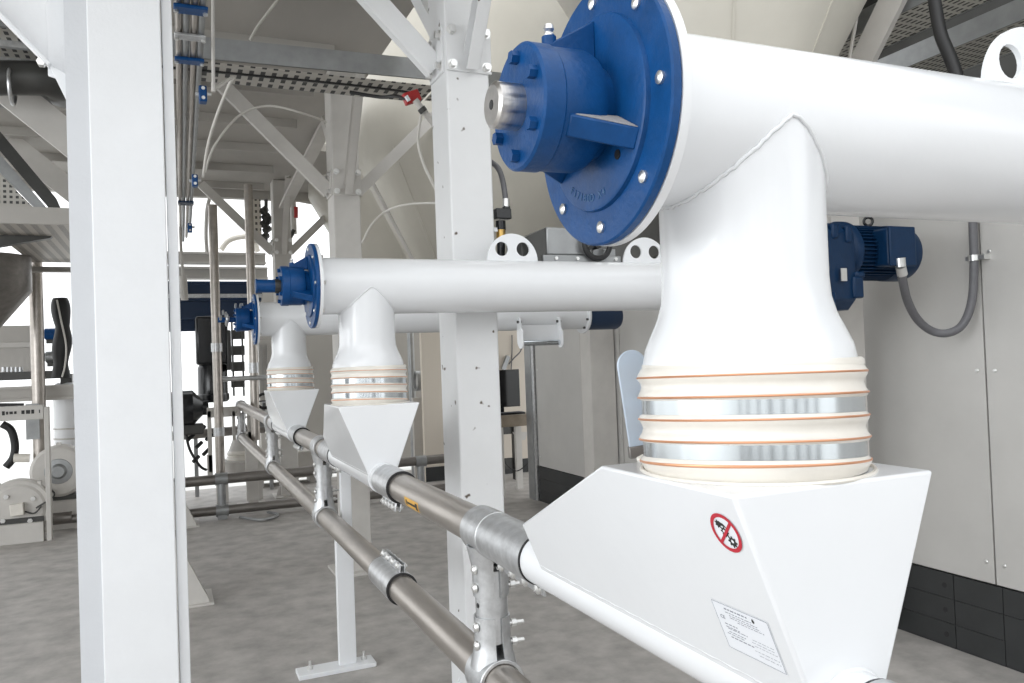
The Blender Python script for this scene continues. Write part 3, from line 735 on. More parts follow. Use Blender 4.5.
# conduits running back under the deck
CX = [.062, .102, .146, .186]
lab = ['leftmost steel conduit tube of the bundle under the deck', 'second steel conduit tube of the overhead bundle from the left', 'third steel conduit tube of the overhead bundle from the left', 'rightmost steel conduit tube of the overhead bundle']
ends = [13.4, 13.4, 13.0, 12.0]
for i in range(4):
    x = CX[i]
    tag(MB().cyl((x, 2.0, 2.0), (x+.17*(ends[i]-2)/13.5, ends[i], 2.0), .019, seg=16).build('conduit_tube', 'galv_dark' if i % 2 else 'pipe'), lab[i], 'conduit')
for y, m, lb, w in ((4.66, 'blue', 'upper blue clamp bar across the overhead conduits, cut by the top edge', .10), (5.45, 'blue', 'lower blue clamp bar across the overhead conduits', .09), (5.05, 'galv', 'silver clamp bar between two blue ones on the overhead conduits', .08), (10.2, 'blue_far', 'small far blue clamp on the overhead conduits', .2)):
    xs = .124+.17*(y-2)/13.5
    t = thing('conduit_clamp', (xs, y, 1.96), lb, 'clamp')
    MB().box(xs-.088, xs+.088, y-w/2, y+w/2, 1.962, 1.983).build('clamp_bar', m, t, bevel=.006)
    for x in (xs-.075, xs+.075): MB().cyl((x, y, 1.95), (x, y, 2.9), .007, seg=10).hexa((x, y, 1.948), (x, y, 1.962), .013).build('hanger_bolt', 'bolt', t)
# white drop tube at the far end of the conduits
a, b_ = aY(183, 276, 12), aY(184.5, 300, 12)
tag(MB().cyl(a, b_, .05, seg=16).tube([a, Vector((CX[0]+.126, 12, 1.7)), Vector((CX[0]+.126, 12, 1.99))], .02, 8).build('filter_bottle', 'white_old'), 'small white bottle hanging at the far end of the conduits', 'filter')
# plastic air tubes
tag(MB().tube([aY(213, -6, 5.2), aY(213, 40, 5.2), aY(213.5, 87, 5.2)], .011, 10).cyl(aY(213.5, 84, 5.2), aY(213.5, 92, 5.2), .014, seg=10).build('air_tube', 'white_old'), 'straight white air tube hanging beside the overhead conduits', 'air tube')
tag(MB().tube([aY(213.5, 90, 5.22), aY(232, 78, 5.4), aY(229, 85, 5.6), aY(217, 115, 6), aY(208, 145, 6.3), aY(203, 177, 6.5)], .011, 10).build('air_tube', 'clear'), 'pale hose curving down left of the diagonal brace', 'air tube')
tag(MB().tube([aY(205, 172, 7), aY(215, 145, 7), aY(240, 115, 7), aY(270, 106, 7), aY(305, 114, 7), aY(326, 122, 7.4)], .010, 8).build('air_tube', 'clear'), 'thin pale hose arching across the deck above the diagonal brace', 'air tube')
tag(MB().tube([Vector((aY(290, -20, 6).x, 6, CZ)), aY(283, -8, 6), aY(270, 10, 6), aY(258, 26, 6), aY(250, 40, 6)], .011, 8).build('air_tube', 'clear'), 'short pale hose slanting down above the cable channel', 'air tube')
tag(MB().tube([aY(362, 243, 6), aY(372, 224, 6), aY(388, 210, 6), aY(410, 204, 5.8), aY(438, 203, 5.2)], .008, 8).build('air_tube', 'clear'), 'thin hose arching left of the middle column just above the conveyor', 'air tube')
tag(MB().tube([aY(421, 115, 4.95), aY(418, 140, 4.95), aY(424, 165, 4.9), aY(436, 190, 4.75), aY(442, 205, 4.7)], .010, 8).build('air_tube', 'clear'), 'pale hose hanging from the red valve', 'air tube')
# blue junction boxes on conduits
for q, s, lb in (((203, 95), .05, 'blue pneumatic valve beside the lower end of the straight white tube'), ((195, 181), .045, 'small blue valve at the lower end of the curved hose'), ((190, 228), .05, 'tiny blue valve at the far clamp of the conduits')):
    c = aY(q[0], q[1], 5.3 if q[1] < 100 else (6.5 if q[1] < 200 else 9.5))
    t = thing('pneumatic_valve', c-Vector((0, 0, s)), lb, 'valve')
    MB().box(c.x-s*.5, c.x+s*.45, c.y-.04, c.y+.04, c.z-s, c.z+s).build('valve_body', 'blue', t, bevel=.008)
    for zz in (-.6, .6): MB().cyl((c.x, c.y-.041, c.z+zz*s), (c.x, c.y-.05, c.z+zz*s), .011, seg=10).build('valve_screw', 'bolt', t)
    MB().cyl((c.x+s*.4, c.y, c.z+.2*s), (c.x+s*1.0, c.y, c.z+.2*s), .012, seg=10).build('hose_fitting', 'bolt', t)
    MB().box(c.x-s*.9, c.x-s*.45, c.y-.01, c.y+.01, c.z-.01, c.z+.01).build('mounting_bracket', 'galv', t)
# red valve under the channel
c = aY(411, 98, 5.0)
t = thing('vibrator_valve', c-Vector((0, 0, .05)), 'red pneumatic valve hanging under the cable channel left of the middle column', 'valve')
MB().bar(aY(404, 100, 5.0), aY(419, 95, 5.0), .05, .075, (0, 0, 1)).build('valve_body', 'redp', t, bevel=.006)
MB().cyl(aY(415, 100, 4.97), aY(437, 128, 4.97), .022, seg=14).build('valve_pipe', 'white_old', t)
MB().cyl(aY(421, 108, 4.95), aY(424, 112, 4.95), .028, seg=12).build('pipe_nut', 'dark', t)
MB().bar(aY(406, 96, 4.955), aY(409, 101, 4.955), .02, .02, (0, 0, 1)).build('valve_label', 'paper', t)

# ================================================================== CABLE TRAYS high on the right
def tray_right(x0, x1, z, y0, y1, label):
    t = thing('cable_tray', ((x0+x1)/2, (y0+y1)/2, z), label, 'cable tray')
    MB().box(x0, x1, y0, y1, z, z+.004).build('slotted_base', 'perf_right', t)
    for x in (x0-.003, x1): MB().box(x-.003, x+.006, y0, y1, z-.005, z+.14).build('side_rail', 'galv_dark', t)
    return t
tray_right(4.24, 4.62, 2.05, 1.5, 7.3, 'upper slotted cable tray high over the grey wall at the top right')
tray_right(5.10, 5.60, 2.05, 1.5, 7.3, 'farther slotted cable tray behind the black cable at the top right')
t = thing('roof_brace', (4.5, 4.4, 1.9), 'grey channel brace slanting up at the right edge of the silo cone', 'brace')
MB().channel(aX(858, 66, 4.13), aX(905, -30, 4.13), .155, .05, .008, (1, .3, 0)).build('channel_web', 'white_old', t)
tag(MB().tube([aX(933, -12, 4.08), aX(936, 10, 4.08), aX(941, 35, 4.08), aX(952, 62, 4.08), aX(961, 90, 4.08)], .035, 12).build('power_cable', 'black'), 'thick black cable hanging in front of the trays at the top right', 'cable')
tag(MB().tube([aX(860, -12, 4.10), aX(856, 20, 4.10), aX(850, 55, 4.10), aX(849, 70, 4.10)], .012, 8).build('air_tube', 'clear'), 'pale thin tube beside the slanting brace at the top right', 'air tube')
struct(MB().box(6.6, 6.7, -2, 12, .9, 5).build('wall_upper', 'dark'))
struct(MB().box(5.55, 6.7, -2, 10.2, 3.6, 3.7).build('ceiling_right', 'dark'))
# flat roof of the clad room
struct(MB().box(4.75, 6.7, -2, 10.2, .98, 1.0).build('ceiling_room', 'wall'))

# ================================================================== wall columns by the grey wall
for (xa, xb, ya, yb, lb) in ((4.42, 4.735, 8.0, 8.26, 'grey-white wall column below the farthest conveyor motor'), (4.28, 4.54, 4.20, 4.46, 'grey-white wall column behind the blue gear motor')):
    t = thing('wall_column', ((xa+xb)/2, ya, FZ), lb, 'column')
    MB().box(xa, xb, ya, ya+.018, FZ+.02, WT).build('front_flange', 'white_old', t, bevel=.003)
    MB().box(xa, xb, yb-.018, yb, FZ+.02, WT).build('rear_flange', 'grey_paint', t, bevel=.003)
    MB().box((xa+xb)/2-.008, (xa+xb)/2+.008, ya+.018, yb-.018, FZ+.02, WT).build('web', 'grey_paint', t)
    MB().box(xa, xa+.012, ya+.018, yb-.018, FZ+.02, WT).build('side_panel', 'white_old', t)
    MB().box(xa-.03, xb, ya-.04, yb+.04, FZ, FZ+.02).build('base_plate', 'grey_paint', t)

# conduit hose from the gear motor to its wall clip
t = thing('cable_conduit', aX(950, 332, 4.6)-Vector((0, 0, .02)), 'grey flexible conduit looping from the blue gear motor up the wall', 'conduit')
hp_ = [aX(901, 268, 4.06), aX(903, 282, 4.10), aX(908, 302, 4.22), aX(918, 320, 4.36), aX(932, 331, 4.48), aX(948, 333, 4.55), aX(963, 324, 4.62), aX(972, 300, 4.68), aX(974, 262, 4.70), aX(973, 225, 4.70), aX(972, 150, 4.70), aX(970, 90, 4.70)]
MB().tube(hp_, .026, 14).build('conduit_tube', 'grey_hose', t)
MB().cyl(aX(900, 258, 4.05), aX(900.7, 267, 4.055), .03, seg=16).build('cable_gland', 'bolt', t)
MB().cyl(aX(900.7, 267, 4.055), aX(902.5, 275, 4.08), .030, seg=16).build('gland_nut', 'bolt', t)
q = aX(974, 258, 4.70)
MB().pipe(q-Vector((0, 0, .018)), q+Vector((0, 0, .018)), .032, .025, 20).box(q.x-.01, WX, q.y-.075, q.y-.03, q.z-.014, q.z+.014).box(q.x-.01, WX, q.y+.03, q.y+.055, q.z-.014, q.z+.014).build('wall_clip', 'bolt', t)

# slide gate on top of the middle conveyor
t = thing('slide_gate', (2.2, 4.27, ZT+RT), 'dark grey slide gate with black handwheel on top of the middle conveyor', 'slide gate')
z0 = ZT+RT+.001
MB().box(2.00, 2.52, 4.135, 4.42, z0-.0, z0+.040).build('base_flange', 'galv_dark', t, bevel=.004)
MB().box(2.03, 2.34, 4.15, 4.40, z0+.040, z0+.205).build('actuator_box', 'galv_dark', t, bevel=.012)
MB().prism([(2.03, 4.15, z0+.0), (2.03, 4.15, z0+.20), (1.87, 4.15, z0+.13), (1.87, 4.15, z0+.0)], (0, .22, 0)).build('sloped_cover', 'dark', t, bevel=.004)
MB().box(2.34, 2.50, 4.16, 4.40, z0+.040, z0+.085).build('gate_frame', 'galv_dark', t, bevel=.004)
w = MB().torus((2.345, 4.11, z0+.105), (0, 1, 0), .085, .017, 40, 10).build('handwheel', 'black', t)
MB().cyl((2.345, 4.09, z0+.105), (2.345, 4.155, z0+.105), .028, seg=16).bar((2.27, 4.11, z0+.07), (2.42, 4.11, z0+.14), .02, .012, (0, 1, 0)).build('handwheel_spoke', 'black', w)
for x in (2.08, 2.22, 2.48): MB().hexa((x, 4.135, z0+.020), (x, 4.123, z0+.020), .011).build('bolt', 'bolt', t)

# air regulator hanging right of the middle column
t = thing('air_regulator', aY(503, 252, 4.35), 'black and brass air regulator on a grey hose right of the middle column', 'air regulator')
MB().tube([aY(488, 160, 4.5), aY(498, 168, 4.42), aY(503, 182, 4.36), aY(506, 203, 4.35)], .017, 12).build('hose', 'grey_hose', t)
MB().cyl(aY(506, 199, 4.35), aY(506, 207, 4.35), .022, seg=14).build('hose_clip', 'bolt', t)
a = aY(506, 207, 4.35); MB().box(a.x-.075, a.x+.025, a.y-.025, a.y+.025, a.z-.075, a.z-.012).box(a.x-.018, a.x+.02, a.y-.02, a.y+.02, a.z-.03, a.z+.005).build('elbow', 'blackgloss', t, bevel=.006)
a = aY(500.5, 221, 4.35); b_ = aY(500.8, 230, 4.35); c_ = aY(501, 240, 4.35); d_ = aY(501, 257, 4.35)
MB().cyl(a, b_, .03, seg=18).build('regulator_cap', 'blackgloss', t)
MB().cyl(b_, c_, .028, seg=18).build('regulator_label', 'brass', t)
MB().cyl(c_, d_, .024, seg=18).build('regulator_bowl', 'blackgloss', t)
MB().box(1.77, a.x-.02, a.y-.012, a.y+.012, b_.z-.012, b_.z+.012).build('mounting_bracket', 'galv', t)
c = aY(521, 247, 4.33)
t = thing('pressure_gauge', c-Vector((0, 0, .045)), 'small red-topped gauge seen through a lug hole of the middle conveyor', 'gauge')
MB().cyl(c, c+Vector((0, .04, 0)), .04, seg=20).build('gauge_case', 'galv', t)
MB().prism([c+Vector((.041*math.cos(a), -.002, .041*math.sin(a))) for a in [.5+i*.21 for i in range(11)]], (0, .03, 0)).build('gauge_cap', 'redp', t)

# ================================================================== DESK and screen past the end of the wall
t = thing('desk', (4.5, 11.06, FZ), 'brown-topped desk past the end of the grey wall', 'desk')
dz = -.855
MB().box(3.95, 5.0, 10.71, 11.41, dz-.17, dz).build('desk_top', 'wood', t, bevel=.005)
for x, y in ((4.38, 10.76), (4.92, 10.76), (3.98, 10.76), (4.38, 11.34), (4.92, 11.34), (3.98, 11.34)):
    MB().box(x-.04, x+.06, y-.03, y+.03, FZ, dz-.17).build('leg', 'white_old', t, bevel=.003)
t = thing('monitor', (4.5, 11.06, dz), 'black computer monitor on the desk past the grey wall', 'monitor')
MB().box(4.27, 4.86, 11.04, 11.08, dz+.10, dz+.66).build('screen_panel', 'screen', t, bevel=.006)
MB().box(4.52, 4.60, 11.06, 11.10, dz+.02, dz+.2).build('stand_neck', 'blackgloss', t)
MB().box(4.42, 4.72, 10.98, 11.16, dz, dz+.02).build('stand_foot', 'blackgloss', t)
t = thing('keyboard', (4.5, 10.86, dz), 'dark keyboard lying in front of the monitor', 'keyboard')
MB().box(4.30, 4.82, 10.78, 10.94, dz, dz+.03).build('keyboard_case', 'blackgloss', t, bevel=.004)
k_ = MB()
for i in range(12):
    for j in range(3): k_.box(4.315+i*.041, 4.35+i*.041, 10.79+j*.046, 10.84+j*.046, dz+.03, dz+.036)
k_.build('key_field', 'grey_hose', t)
tag(MB().box(4.33, 4.50, 11.18, 11.36, dz, dz+.14).build('paper_stack', 'paper', bevel=.003), 'white stack of paper behind the monitor on the desk', 'paper')
t = thing('desk_cable_box', (4.45, 12.86, dz+.8), 'small grey socket box with a drooping cable on the room wall above the monitor', 'socket box')
q = aY(507, 362, 12.86)
MB().bar(aY(503, 370, 12.84), aY(508, 356, 12.84), .08, .06, (0, 1, 0)).build('box_body', 'galv_dark', t, bevel=.006)
MB().tube([aY(523, 335, 12.8), aY(521, 350, 12.8), aY(514, 358, 12.8), aY(509, 364, 12.84)], .012, 8).build('box_cable', 'grey_hose', t)
MB().tube([aY(512, 335, 12.87), aY(512, 352, 12.87), aY(511, 372, 12.87)], .01, 8).build('wall_cable', 'grey_hose', t)
t = thing('storage_rack', (4.6, 12.2, FZ), 'low rack with dark bars behind the desk legs', 'rack')
for z in (-.93-.27, -1.78): MB().box(4.35, 5.3, 12.25, 12.29, z-.09, z+.09).build('rack_bar', 'dark', t)
for x in (4.75, 5.25): MB().box(x-.02, x+.02, 12.2, 12.3, FZ, -1.0).build('rack_post', 'dark', t)
MB().prism([aY(513, 432, 12.2), aY(528, 432, 12.2), aY(525, 440, 12.2), aY(516, 440, 12.2)], (0, .03, 0)).build('rack_bag', 'white_old', t)
tag(MB().tube([aY(503, 458, 11.3), aY(508, 466, 11.3), aY(516, 471, 11.3), aY(524, 467, 11.3), aY(530, 460, 11.3)], .008, 8).build('loose_cable', 'black'), 'thin black cable drooping between the desk legs', 'cable')

# ================================================================== PIPES NEAR THE FLOOR at the rear, across the hall
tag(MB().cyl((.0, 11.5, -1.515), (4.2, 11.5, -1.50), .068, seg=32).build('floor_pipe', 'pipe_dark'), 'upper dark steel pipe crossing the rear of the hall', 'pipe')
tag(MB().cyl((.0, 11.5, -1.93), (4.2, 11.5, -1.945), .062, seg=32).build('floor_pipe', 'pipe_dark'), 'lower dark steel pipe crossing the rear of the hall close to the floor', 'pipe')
for x, lb in ((.60, 'short dark upright clamp joining the rear floor pipes, left one'), (3.40, 'short dark upright clamp joining the rear floor pipes, right one')):
    t = thing('pipe_tie', (x, 11.5, FZ), lb, 'pipe bracket')
    MB().cyl((x, 11.5, -1.95), (x, 11.5, -1.5), .055, seg=20).build('tie_tube', 'galv_dark', t)
    for z in (-1.51, -1.935): MB().pipe((x-.08, 11.5, z), (x+.08, 11.5, z), .083, .066, 28).build('saddle_ring', 'galv_dark', t)
    MB().box(x-.06, x+.06, 11.44, 11.56, FZ, -1.99).build('foot_block', 'galv_dark', t)
t = thing('cross_pipe', (.6, 13.75, FZ), 'grey pipe on two added stands crossing behind the upright posts right of the big column', 'pipe')
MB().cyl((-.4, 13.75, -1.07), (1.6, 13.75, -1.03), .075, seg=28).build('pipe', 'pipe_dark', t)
for x in (.35, 1.5): MB().box(x-.03, x+.03, 13.72, 13.78, FZ, -1.1).build('stand', 'galv_dark', t)  # stands added under the pipe to hold it up
tag(MB().tube([aZ(240, 517, FZ+.03), aZ(262, 520, FZ+.03), aZ(278, 515, FZ+.03), aZ(268, 512, FZ+.03)], .02, 8).build('floor_cable', 'galv_dark'), 'loose cable coil lying on the floor under the rear pipes', 'cable')

# ================================================================== REAR MACHINERY right of the big column
def vpost(px0, py0, px1, py1, Y, r, m, label, cat='post', name='upright_pipe'):
    a, b_ = aY(px0, py0, Y), aY(px1, py1, Y)
    x = (a.x+b_.x)/2
    t = thing(name, (x, Y, b_.z), label, cat)
    MB().cyl((x, Y, b_.z), (x, Y, a.z), r, seg=20).build('pipe', m, t)
    return t, x, a.z, b_.z
t, x_, z1_, z0_ = vpost(213, 205, 221, 507, 11.9, .062, 'pipe', 'tall brown steel upright pipe left of the blue beams end')
for z in (.28, -.9): MB().pipe((x_, 11.9, z-.06), (x_, 11.9, z+.06), .075, .062, 20).build('pipe_collar', 'galv', t)
t, x2_, z1_, z0_ = vpost(249, 185, 255, 440, 12.1, .062, 'pipe', 'second tall steel upright pipe beside the small blue bearing')
MB().pipe((x2_, 12.1, -.1), (x2_, 12.1, .05), .075, .062, 20).build('pipe_collar', 'galv', t)
tag(MB().cyl((x_, 12.0, -.17), (x2_+.2, 12.0, -.17), .035, seg=14).build('cross_rail', 'galv'), 'short horizontal rail joining the two upright pipes', 'rail')
def bm(px0, py0, px1, py1, Y, d, m, label, name='steel_beam', cat='beam'):
    """I-beam along X between pixel corners at depth Y"""
    a, b_ = aY(px0, py0, Y), aY(px1, py1, Y)
    zt, zb = a.z, b_.z
    t = thing(name, ((a.x+b_.x)/2, Y, zb), label, cat); f = min(.05, (zt-zb)*.18)
    MB().box(a.x, b_.x, Y, Y+d, zt-f, zt).build('top_flange', m, t)
    MB().box(a.x, b_.x, Y, Y+d, zb, zb+f).build('bottom_flange', m, t)
    MB().box(a.x, b_.x, Y+d*.3, Y+d*.4, zb+f, zt-f).build('web', m, t)
    return t
bm(150, 251, 266, 264, 14.6, .25, 'grey_paint', 'upper grey beam against the bright opening')
bm(150, 266, 268, 279, 14.6, .25, 'grey_paint', 'lower grey beam directly above the blue beams')
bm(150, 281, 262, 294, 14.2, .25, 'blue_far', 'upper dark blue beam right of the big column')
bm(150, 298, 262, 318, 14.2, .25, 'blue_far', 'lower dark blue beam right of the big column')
bm(150, 294, 262, 297, 14.0, .1, 'galv', 'thin silver rail between the two blue beams', 'thin_rail', 'rail')
bm(150, 319, 197, 331, 14.4, .12, 'blue_far', 'short blue beam stub under the blue beams')
# dark gearmotor column
t = thing('hanging_motor', aY(208, 404, 13.6), 'tall black motor hanging under the blue beams', 'motor')
q = lambda x, y: aY(x, y, 13.6)
def slab(t, x0, y0, x1, y1, Y, d, m, name, bv=.02):
    a, b_ = aY(x0, y0, Y), aY(x1, y1, Y); return MB().box(a.x, b_.x, Y, Y+d, b_.z, a.z).build(name, m, t, bevel=bv)
slab(t, 195, 316, 229, 364, 13.6, .5, 'blackgloss', 'gearbox', .04)
a, b_ = aY(209, 364, 13.85), aY(211, 402, 13.85)
MB().lathe([(.22, 0), (.25, .03), (.25, .12), (.23, .14), (.23, .55), (.20, .62)], (a.x+.05, 13.85, b_.z), (0, 0, 1), 28).build('motor_drum', 'blackgloss', t, ang=30)
slab(t, 226, 330, 232, 370, 13.6, .4, 'dark', 'side_panel')
t = thing('ladder_frame', aY(240, 405, 13.4), 'dark slatted vertical frame between the upright pipes', 'frame')
slab(t, 231, 318, 235, 396, 13.4, .1, 'dark', 'rail', .005); slab(t, 241, 318, 245, 396, 13.4, .1, 'dark', 'rail', .005)
for y in (330, 346, 362, 378): slab(t, 231, y, 245, y+9, 13.45, .04, 'dark', 'slat', .004)
# black pump unit
t = thing('pump_motor', aY(190, 433, 13.0), 'black pump motor low beside the big column', 'motor')
a = aY(192, 408, 13.0)
MB().lathe([(.10, 0), (.24, .03), (.27, .10), (.27, .36), (.20, .42), (.12, .50), (.12, .58)], (a.x-.35, 13.0, a.z), (1, 0, 0), 28).build('motor_body', 'blackgloss', t, ang=30)
slab(t, 180, 425, 204, 434, 12.9, .3, 'dark', 'motor_foot')
s = MB()
for i, (x, y) in enumerate(((188, 440), (196, 448), (203, 455), (193, 462), (206, 440), (199, 432))): s.cyl(aY(x, y, 13.0), aY(x+6, y-6, 13.05), .03, seg=8)
s.tube([aY(186, 434, 13), aY(190, 450, 13), aY(200, 466, 13), aY(207, 470, 13)], .02, 8).build('pump_hoses', 'black', t)
# white grids and stand
t = thing('guard_frame', aY(225, 475, 12.3), 'white rectangular guard frame behind the first upright pipe', 'frame')
slab(t, 207, 411, 213, 472, 12.3, .06, 'white_old', 'frame_post', .004); slab(t, 232, 411, 236, 440, 12.3, .06, 'white_old', 'frame_post', .004); slab(t, 207, 408, 240, 416, 12.3, .06, 'white_old', 'frame_rail', .004)
slab(t, 207, 455, 213, 475, 12.3, .06, 'white_old', 'frame_foot', .004)
t = thing('outlet_cone', aY(241, 470, 12.9), 'white outlet cone with ribbed cream collar under the far end of the pipes', 'outlet')
a = aY(242, 438, 12.9); b_ = aY(242, 450, 12.9); c_ = aY(242, 459, 12.9); d_ = aY(242, 474, 12.9)
MB().lathe([(.13, a.z), (.20, b_.z)], (a.x, 12.9, 0), (0, 0, -1) if False else (0, 0, 1), 32).build('cone', 'white_old', t, ang=50)
MB().lathe([(.23, c_.z), (.235, (c_.z+b_.z)/2-.02), (.215, (c_.z+b_.z)/2), (.235, (c_.z+b_.z)/2+.02), (.21, b_.z)], (a.x, 12.9, 0), (0, 0, 1), 32).build('ribbed_collar', 'bellow', t, ang=70)
MB().lathe([(.30, d_.z), (.36, c_.z-.02), (.34, c_.z)], (a.x, 12.9, 0), (0, 0, 1), 32).build('outlet_flange', 'white_old', t)
for x in (-.25, .25): MB().box(a.x+x-.03, a.x+x+.03, 12.87, 12.93, FZ, d_.z).build('leg', 'white_old', t)
t = thing('floor_stand', aY(268, 500, 12.2), 'pale upright flat stand right of the far pipe clamp', 'stand')
slab(t, 245, 432, 259, 500, 12.3, .10, 'white_old', 'stand_plate', .004); slab(t, 247, 405, 258, 440, 12.3, .10, 'grey_paint', 'stand_head', .004)
MB().box(aY(245, 500, 12.3).x-.1, aY(259, 500, 12.3).x+.1, 12.2, 12.5, FZ, FZ+.03).build('stand_foot', 'white_old', t)
aa = aY(250, 500, 12.3); MB().box(aa.x-.02, aa.x+.12, 12.31, 12.39, FZ+.03, aa.z+.02).build('stand_post', 'white_old', t)
t = thing('cable_riser', aY(254, 243, 14.0), 'perforated beige cable riser hanging in the bright opening', 'cable tray')
a, b_ = aY(248, 188, 13.7), aY(262, 243, 13.7); MB().box(a.x, b_.x, 13.70, 13.75, b_.z, 2.77).build('riser_sheet', 'perf_light', t)
MB().box(a.x-.035, a.x, 13.68, 13.76, b_.z, 2.77).build('riser_edge', 'white_old', t)
t = thing('pipe_manifold', aY(267, 242, 13.7), 'dark cluster of fittings right of the perforated riser', 'fittings')
s = MB()
for x, y in ((264, 212), (266, 218), (264, 225), (267, 231), (265, 238), (269, 222)): s.cyl(aY(x-2, y, 13.7), aY(x+2, y-3, 13.75), .06, seg=8)
s.cyl(Vector((aY(266, 196, 13.7).x, 13.7, 2.77)), aY(266, 243, 13.7), .03, seg=8); s.build('fitting_cluster', 'dark', t)
t = thing('pipe_manifold', aY(293, 236, 13.7), 'white pipe with red handle hanging between the two rear columns', 'fittings')
MB().cyl(Vector((aY(294, 234, 13.7).x, 13.7, 2.77)), aY(294, 234, 13.7), .05, seg=12).cyl(aY(296, 200, 13.7), aY(312, 203, 13.7), .03, seg=10).build('vent_pipe', 'white_old', t)
MB().cyl(aY(296, 207, 13.66), aY(296, 218, 13.66), .035, seg=10).build('red_handle', 'redp', t)
MB().tube([aY(294, 230, 13.68), aY(289, 238, 13.68), aY(284, 236, 13.68)], .04, 8).build('dark_elbow', 'dark', t)
tag(MB().tube([aY(221, 250, 14.72), aY(228, 241, 14.72), aY(240, 237, 14.72), aY(252, 238, 14.72), aY(258, 252, 14.72)], .05, 10).build('bent_hose', 'bellow'), 'cream bent hose lying over the upper grey beam', 'hose')
tag(MB().tube([Vector((aY(210, 190, 13.7).x, 13.7, 2.77)), aY(207, 210, 13.7), aY(206, 235, 13.7), aY(207, 252, 13.7)], .03, 8).build('drop_pipe', 'white_old'), 'thin pale drop pipe left of the first upright', 'pipe')

# ---- things seen past the conveyors against the rear wall
t, x_, z1_, z0_ = vpost(409, 325, 416, 478, 13.8, .06, 'galv_dark', 'dark upright pipe right of the middle sleeve')
t = thing('pipe_stand', aY(434, 490, 13.4), 'white upright post left of the middle column, near the short white pipe', 'post')
slab(t, 429, 333, 439, 490, 13.4, .12, 'white_old', 'post', .004)
aa = aY(434, 488, 13.4); MB().box(aa.x-.15, aa.x+.15, 13.3, 13.6, FZ, FZ+.03).build('foot_plate', 'white_old', t); MB().box(aa.x-.05, aa.x+.05, 13.41, 13.5, FZ+.03, aa.z).build('foot_post', 'white_old', t)
t = thing('pipe_stand', aY(420, 486, 13.2), 'grey flat post directly right of the middle hopper', 'post')
slab(t, 413, 398, 425, 470, 13.2, .1, 'grey_paint', 'post', .004)
aa = aY(419, 470, 13.2); MB().box(aa.x-.06, aa.x+.06, 13.21, 13.29, FZ, aa.z).build('foot_post', 'grey_paint', t)
t = thing('pipe_stub', aY(428, 392, 13.3), 'short white horizontal pipe with grey clamp left of the middle column', 'pipe')
a = aY(418, 381, 13.25); c_ = aY(446, 384, 13.25)
MB().cyl(a, Vector((c_.x, a.y, a.z)), .15, seg=32).build('pipe', 'white_old', t)
MB().pipe(a-Vector((.05, 0, 0)), a+Vector((.04, 0, 0)), .175, .14, 32).build('end_clamp', 'galv_dark', t)
t = thing('machine_block', aY(345, 440, 14.5), 'pale low machine block behind the pipes near the floor', 'machine')
slab(t, 255, 455, 320, 476, 14.0, .6, 'grey_paint', 'block_body', .02)
aa = aY(255, 476, 14.0); bb_ = aY(320, 476, 14.0)
for x in (aa.x+.1, bb_.x-.1): MB().box(x-.05, x+.05, 14.1, 14.5, FZ, aa.z-.0).build('foot', 'grey_paint', t)
t = thing('louvre_panel', aY(262, 400, 14.9), 'pale ribbed panel with grey louvres behind the farthest hopper', 'panel')
slab(t, 258, 340, 276, 470, 14.9, .1, 'white_old', 'panel_sheet', 0)
for x in (262, 266.5): slab(t, x, 345, x+2.4, 425, 14.87, .03, 'galv_dark', 'louvre_slot', 0)
aa = aY(260, 470, 14.9); MB().box(aa.x-.0, aa.x+.25, 14.91, 14.99, FZ-.0, aa.z+.01).build('panel_foot', 'white_old', t)
t = thing('handwheel_valve', aY(263, 405, 12.9), 'black handwheel valve beside the far end of the upper pipe', 'valve')
a = aY(264, 401, 12.9); MB().torus(a, (.3, 1, 0), .11, .022, 24, 8).bar(a-Vector((.1, 0, 0)), a+Vector((.1, 0, 0)), .02, .02).build('wheel', 'black', t)
MB().lathe([(.10, 0), (.13, .02), (.13, .22), (.10, .24)], aY(263, 419, 13.0)-Vector((.12, 0, 0)), (1, 0, 0), 24).cyl(aY(264, 402, 12.95), aY(263, 416, 13.0), .03, seg=10).build('valve_body', 'galv_dark', t)

# ================================================================== LEFT SIDE, behind the big column
# slotted tray, duct, walkway, stair
t = thing('cable_tray', (-1.6, 7.2, 2.5), 'brownish slotted cable tray high at the left edge', 'cable tray')
MB().box(-3.2, -.5, 6.9, 8.1, 2.62, 2.63).build('slotted_base', 'perf_galv', t); MB().box(-3.2, -.5, 6.87, 6.9, 2.60, 2.72).build('side_rail', 'galv_dark', t)
for y in (7.2, 7.6): MB().box(-3.2, -.5, y, y+.05, 2.57, 2.62).build('cross_rail', 'galv', t)
t = thing('air_duct', (-1.5, 7.6, 2.2), 'dark round air duct with an elbow at the upper left', 'duct')
ya = 7.3
MB().tube([aY(-30, 78, ya), aY(20, 78, ya), aY(45, 79, ya), aY(58, 84, ya+.1), aY(63, 92, ya+.4)], .135, 18).build('duct_bend', 'dark', t)
MB().tube([aY(-20, 97, ya+.5), aY(20, 97, ya+.5), aY(45, 95, ya+.5), aY(60, 90, ya+.5)], .09, 16).build('duct_lower', 'galv_dark', t)
tag(MB().torus(aY(12, 86, ya-.02), (1, 0, 0), .14, .015, 32, 8).build('duct_band', 'galv'), 'galvanised band clipped around the dark duct at the upper left', 'band')
t = thing('steel_stair', aY(20, 205, 9.2), 'dark steel stair string sloping down at the left edge with perforated sheet', 'stair')
Ys = 9.2
MB().prism([aY(-12, 117, Ys), aY(-12, 137, Ys), aY(48, 207, Ys), aY(60, 207, Ys), aY(56, 198, Ys)], (0, .06, 0)).build('stair_string', 'dark', t)
MB().prism([aY(-12, 140, Ys), aY(-12, 160, Ys), aY(34, 207, Ys), aY(46, 207, Ys)], (0, .3, 0)).build('stair_string', 'galv_dark', t)
